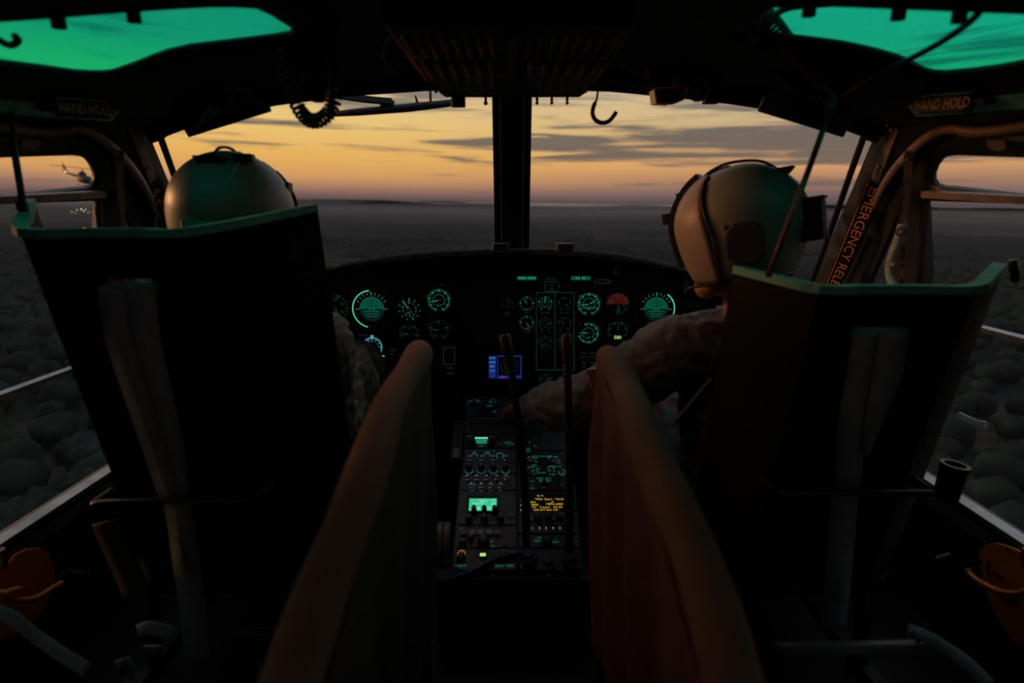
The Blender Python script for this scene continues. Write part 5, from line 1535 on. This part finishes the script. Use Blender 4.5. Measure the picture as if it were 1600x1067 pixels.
def helmet(root, c, yaw, pitch, features, HS=.88):
    """flight helmet: shell with ear flares, visor cover, edge roll, mount and straps. local +Y is the face"""
    Rm = Matrix.Rotation(yaw, 3, 'Z') @ Matrix.Rotation(pitch, 3, 'X')
    L = lambda x, y, z: c + Rm @ (Vector((x, y, z)) * HS)

    def surf(th, ph, g=1.0):
        """th azimuth from face, ph latitude"""
        cx_, sx_ = math.cos(ph), math.sin(ph)
        if sx_ < 0: cx_ = cx_ ** .45
        x = .128 * cx_ * math.sin(th); y = .142 * cx_ * math.cos(th); z = .128 * sx_
        low = min(1, max(0, -sx_) * 1.4); ear = math.exp(-((abs(math.sin(th)) - 1) ** 2) / .10)
        x *= 1 + .10 * low * ear; y *= 1 - .10 * low
        if sx_ < 0: z *= 1.25
        return Vector((x, y, z)) * g
    nT, nP = 48, 26; ph0, ph1 = math.radians(-52), math.radians(90)
    mb = MB(); idx = {}; vs = []; fs = []
    for i in range(nP + 1):
        for j in range(nT):
            ph = ph0 + (ph1 - ph0) * i / nP; idx[i, j] = len(vs); vs.append(surf(2 * math.pi * j / nT, ph))
    for i in range(nP):
        for j in range(nT):
            p = (vs[idx[i, j]] + vs[idx[i + 1, (j + 1) % nT]]) / 2
            a = math.atan2(p.x, p.y)
            if abs(a) < 1.02 and p.z < .005 + .02 * math.cos(a): continue      # face opening
            fs.append((idx[i, j], idx[i, (j + 1) % nT], idx[i + 1, (j + 1) % nT], idx[i + 1, j]))
    mb.add([L(*v) for v in vs], fs)
    hs = mb.build('helmet', 'helmet_green', root, smooth=True, solid=.008)
    # visor cover: a proud shell over brow and cheeks
    vc = MB(); rows = []
    for i in range(15):
        ph = math.radians(-50 + 108 * i / 14); row = []
        wv = 1.30 - .42 * (i / 14) ** 2
        for j in range(31):
            th = wv * (-1 + 2 * j / 30); row.append(L(*surf(th, ph, 1.055 + .02 * math.cos(th))))
        rows.append(row)
    vc.grid(rows).build('visor_cover', 'helmet_visor_cover', hs, smooth=True, solid=.005)
    ed = [L(*surf(1.33 * s, math.radians(a), 1.075)) for s in (1,) for a in range(-55, 40, 7)]
    for s in (-1, 1):
        MB().tube(curve([L(*surf(s * (1.33 - .35 * max(0, (a + 10) / 60)), math.radians(a), 1.075)) for a in range(-52, 50, 8)], 3), .0030, 6).build('edge_roll', 'black_rubber', hs, smooth=True)
        # ear block and snap
        e = surf(s * 1.78, math.radians(-16), 1.035); nx = Rm @ Vector((s, 0, 0)); ny = Rm @ Vector((0, 1, 0)); nz = Rm @ Vector((0, 0, 1))
        MB().bbox(L(*e), (.066, .074, .016), .016, ny, nz, nx).build('ear_panel', 'ear_black', hs, bevel=.003)
        MB().lathe(L(*surf(s * 1.50, math.radians(-2), 1.05)), nx, [(.005, 0), (.0045, .003), (.0015, .004)], 10).build('snap', 'steel', hs)
        MB().tube(curve([L(*surf(s * 1.35, math.radians(-50), 1.06)), L(s * .10, .105, -.135), L(s * .075, .125, -.150), L(s * .085, .115, -.118)], 6), .0028, 6).build('chin_strap_wire', 'dark_metal', hs)
    # bottom edge roll
    ring = [L(*surf(a, ph0, 1.005)) for a in [1.05 + (2 * math.pi - 2.1) * k / 40 for k in range(41)]]
    MB().tube(ring, .006, 8).build('edge_roll', 'black_rubber', hs, smooth=True)
    # night-vision mount in front
    my = surf(0, math.radians(22), 1.10); Y_ = Rm @ Vector((0, 1, 0)); Z_ = Rm @ Vector((0, 0, 1)); X_ = Rm @ Vector((1, 0, 0))
    MB().strip([L(*surf(0, math.radians(a), 1.12)) for a in range(-30, 60, 8)], [L(*surf(0, math.radians(a), 2)) - L(*surf(0, math.radians(a), 1)) for a in range(-30, 60, 8)], .045, .014).build('mount_track', 'black_rubber', hs)
    MB().bbox(L(*surf(0, math.radians(12), 1.24)), (.04, .02, .022), .004, X_, Y_, Z_).build('mount_block', 'black_rubber', hs)
    MB().bbox(L(*surf(0, math.radians(34), 1.17)), (.03, .012, .012), .003, X_, Y_, Z_).build('mount_lever', 'black_rubber', hs)
    # strap over the crown
    st = [L(*surf(0 if a < 90 else math.pi, math.radians(a if a < 90 else 180 - a), 1.085)) for a in range(48, 92, 6)]
    MB().tube(curve([L(*surf(0, math.radians(50), 1.06)), L(*surf(0, math.radians(66), 1.10)), L(*surf(0, math.radians(84), 1.105)), L(*surf(math.pi, math.radians(72), 1.085)), L(*surf(math.pi, math.radians(52), 1.02))], 8), .0030, 6).build('bungee', 'cable', hs, smooth=True)
    MB().strip([L(*surf(0, math.radians(a), 1.03)) for a in range(54, 90, 6)], Z_, .036, .006).build('crown_patch', 'black_rubber', hs)
    MB().bbox(L(*surf(math.pi, math.radians(50), 1.03)), (.05, .03, .016), .004, X_, Y_, (Rm @ Vector((0, -.7, .7)))).build('strap_keeper', 'black_rubber', hs)
    if features == 'pack':
        pb = L(0, -.150, -.015); MB().bbox(pb, (.085, .038, .075), .006, X_, Y_, Z_).build('battery_pack', 'black_rubber', hs, bevel=.003)
        MB().strip([pb + Z_ * .0385 - X_ * .044, pb + Z_ * .0385 + X_ * .044], Z_, .044, .004).build('pack_lid', 'gloss_black', hs)
        MB().bbox(pb - Z_ * .03 - Y_ * .0205, (.03, .004, .014), .002, X_, Y_, Z_).build('pack_label', 'knob_grey', hs)
    else:
        MB().tube(curve([L(.055, -.085, .098), L(.045, -.115, .065), L(.025, -.132, .03), L(.012, -.139, -.005), L(.008, -.140, -.04)], 6), .0024, 6).build('thin_cord', 'rim_pad_greenlit', hs, smooth=True)
        MB().bbox(L(.062, -.078, .108), (.035, .025, .012), .004, X_, Y_, Z_).build('cord_clip', 'black_rubber', hs)
        MB().lathe(L(.012, -.118, .072), Rm @ Vector((0, -.8, .6)), [(.005, 0), (.004, .002), (.001, .003)], 8).build('snap', 'rim_pad_greenlit', hs)
        MB().bbox(L(-.02, -.139, -.036), (.055, .010, .018), .003, X_, Y_, Z_).build('rear_strap', 'rim_pad_greenlit', hs)
        MB().bbox(L(.12, .03, .055), (.006, .03, .02), .002, X_, Y_, Z_).build('side_clip', 'black_rubber', hs)
        MB().bbox(L(-.122, .04, .052), (.018, .05, .03), .005, X_, Y_, Z_).build('side_clip', 'black_rubber', hs)
    return hs


def pilot(lab, hc, yaw, pitch, sh_l, sh_r, arm_l, arm_r, pelvis, knee_y, suit, feat, seed, handdirs):
    """hc head centre; sh_* shoulder points; arm_* = [elbow, wrist]"""
    chest = (sh_l + sh_r) / 2 + Vector((0, .02, -.08)); neck = (sh_l + sh_r) / 2 + Vector((0, .0, .05))
    Rm = Matrix.Rotation(yaw, 3, 'Z') @ Matrix.Rotation(pitch, 3, 'X'); H = lambda x, y, z: hc + Rm @ Vector((x, y, z))
    body = [limb([pelvis, pelvis.lerp(chest, .5) + Vector((0, .01, 0)), chest], [.12, .11, .105], 18), limb([sh_l.lerp(chest, .25), (sh_l + sh_r) / 2, sh_r.lerp(chest, .25)], [.07, .085, .07], 16),
            limb([neck - Vector((0, 0, .05)), neck.lerp(H(0, -.015, -.09), .5), H(0, -.01, -.06)], [.066, .058, .058], 16),
            ball(H(0, -.005, .015), (.076, .092, .098), 3)]
    # face: jaw, chin, brow, nose, lips, eye hollows with lids, ears
    body += [limb([H(-.052, .0, -.055), H(-.035, .055, -.092), H(0, .078, -.104), H(.035, .055, -.092), H(.052, .0, -.055)], [.026, .024, .025, .024, .026], 10, 4), ball(H(0, .035, -.045), (.055, .05, .055), 2),
             ball(H(0, .086, -.098), .016, 2), limb([H(0, .088, .02), H(0, .104, -.022), H(0, .110, -.036)], [.009, .011, .013], 10, 4), limb([H(-.035, .083, .030), H(0, .090, .030), H(.035, .083, .030)], [.010, .010, .010], 10, 4),
             limb([H(-.022, .092, -.066), H(0, .099, -.065), H(.022, .092, -.066)], [.006, .008, .006], 8, 4)]
    for s in (-1, 1): body += [ball(H(s * .031, .083, .006), .012, 2), ball(H(s * .080, -.005, -.01), (.010, .018, .030), 2)]
    for sh, arm, hd_ in ((sh_l, arm_l, handdirs[0]), (sh_r, arm_r, handdirs[1])):
        body.append(limb([sh, arm[0], arm[1]], [.052, .042, .030], 14)); f = (arm[1] - arm[0]).normalized()
        body += hand_chain(arm[1], hd_[0], hd_[1], hd_[2], hd_[3])
    for s in (-1, 1):
        hip = pelvis + Vector((s * .09, .02, 0)); kn = Vector((pelvis.x + s * .13, knee_y, pelvis.z + .13)); an = kn + Vector((s * .01, .22, -.38 + .04))
        body += [limb([hip, kn, an], [.085, .060, .042], 14), limb([an, an + Vector((0, .06, -.045)), an + Vector((0, .17, -.055))], [.04, .036, .03], 10)]
    person = remesh(body, .0065, 'person').build('person', 'skin', None, smooth=True)
    tag(person, lab, 'person')
    # flight suit over the body
    clo = [limb([pelvis, pelvis.lerp(chest, .5) + Vector((0, .01, 0)), chest], [.150, .135, .135], 20), limb([sh_l, (sh_l + sh_r) / 2 + Vector((0, 0, .015)), sh_r], [.082, .088, .082], 18),
           limb([neck - Vector((0, .0, .05)), neck + Vector((0, 0, .012))], [.086, .080], 18)]
    for sh, arm in ((sh_l, arm_l), (sh_r, arm_r)):
        e = arm[0]; w = arm[1]; clo.append(limb([sh, sh.lerp(e, .5), e, e.lerp(w, .5), w - (w - e).normalized() * .012], [.078, .070, .066, .062, .046], 18))
    for s in (-1, 1):
        hip = pelvis + Vector((s * .09, .02, 0)); kn = Vector((pelvis.x + s * .13, knee_y, pelvis.z + .13)); an = kn + Vector((s * .01, .22, -.34))
        clo.append(limb([hip, kn, an], [.105, .082, .07], 16))
    sm = remesh(clo, .0075, 'flight_suit'); wrinkle(sm, .0065, 26, 14, 30, seed); wrinkle(sm, .0022, 60, 34, 66, seed + 5)
    su = sm.build('flight_suit', suit, person, smooth=True)
    # collar
    nn = neck + Vector((0, .0, .018)); col_ = []
    for k in range(25):
        a = 2 * math.pi * k / 24; col_.append(nn + Vector((math.cos(a) * .079, math.sin(a) * .074, .012 + .006 * math.sin(a * 3))))
    MB().strip(col_, [(p - nn) * Vector((1, 1, 0)) if False else Vector(((p - nn).x, (p - nn).y, .25 * .08)) for p in col_], .036, .008).build('collar', suit, person, smooth=True)
    # hair showing below the helmet, then the helmet
    MB().grid([[H(.074 * math.sin(a), -.005 - .084 * math.cos(a), z) for a in [(-1.25 + 2.5 * k / 16) for k in range(17)]] for z in (-.085, -.05, 0)]).build('hair', 'hair', person, smooth=True, solid=.006)
    helmet(person, hc + Rm @ Vector((0, 0, .018)), yaw, pitch, feat, (.85 if feat == 'cord' else .83))
    return person, su


V = Vector
# left pilot, seen from behind, hands on the controls
lc = P(366, 345, 1.14)
LP, LS = pilot('pilot in green helmet and camouflage sleeve seated in the left seat', lc, math.radians(4), math.radians(-3), V((-.745, 1.20, .725)), V((-.425, 1.20, .710)),
               [V((-.80, 1.28, .50)), V((-.70, 1.48, .44))], [V((-.440, 1.28, .50)), V((-.43, 1.50, .43))], V((-.58, 1.26, .42)), 1.58, 'camo', 'cord', 3.0,
               [(V((.2, 1, -.1)), V((0, .1, 1)), V((1, 0, 0)), .55), (V((-.2, 1, -.1)), V((0, .1, 1)), V((-1, 0, 0)), .55)])
# right pilot, head turned left, left arm reaching down to the pedestal radios
rc = P(1160, 362, 1.14)
RP, RS = pilot('pilot in green helmet turned left, reaching one arm to the pedestal', rc, math.radians(58), math.radians(-9), V((.342, 1.20, .688)), V((.685, 1.17, .690)),
               [V((.198, 1.25, .572)), V((.055, 1.43, .478))], [V((.77, 1.24, .50)), V((.66, 1.46, .44))], V((.55, 1.26, .38)), 1.58, 'suit_green', 'pack', 9.0,
               [(V((-.45, 1, -.30)), V((.1, .4, 1)), V((1, 0, .1)), .45), (V((-.1, 1, -.1)), V((0, .1, 1)), V((-1, 0, 0)), .55)])
# shoulder flag patch on the reaching sleeve
fc = P(936, 594, 1.17); d1 = (P(944, 618, 1.17) - fc).normalized(); nf = V((-.5, -.8, .2)).normalized(); nf = (nf - d1 * nf.dot(d1)).normalized(); bf = d1.cross(nf)
pa = MB().box(fc, (.058, .040, .006), d1, bf, nf).build('flag_patch', 'flag_white', RP)
for k in range(4): MB().box(fc + nf * .0034 + bf * (-.015 + k * .010), (.056, .005, .001), d1, bf, nf).build('stripe', 'flag_red', pa)
# zip pocket tab on the sleeve
MB().strip([P(851, 672, 1.26), P(857, 664, 1.27), P(861, 660, 1.275)], V((0, -1, .4)), .008, .004).build('zip_tab', 'webbing_brown', RP)
# pale seam edge beside the left pilot's sleeve
MB().tube([P(580, 572, 1.13), P(588, 590, 1.13), P(594, 612, 1.13), P(593, 640, 1.13)], .0022, 6).build('sleeve_cord', 'webbing', LP)
# lettering and scales are many tiny glyphs each: one part, not countable
for o in list(S.objects):
    if o.parent and any(k in o.name for k in ('lettering', 'digits', 'text', 'markings', 'scale_arc', 'compass_rose', 'pitch_lines', 'aircraft_symbol')):
        o['kind'] = 'stuff'
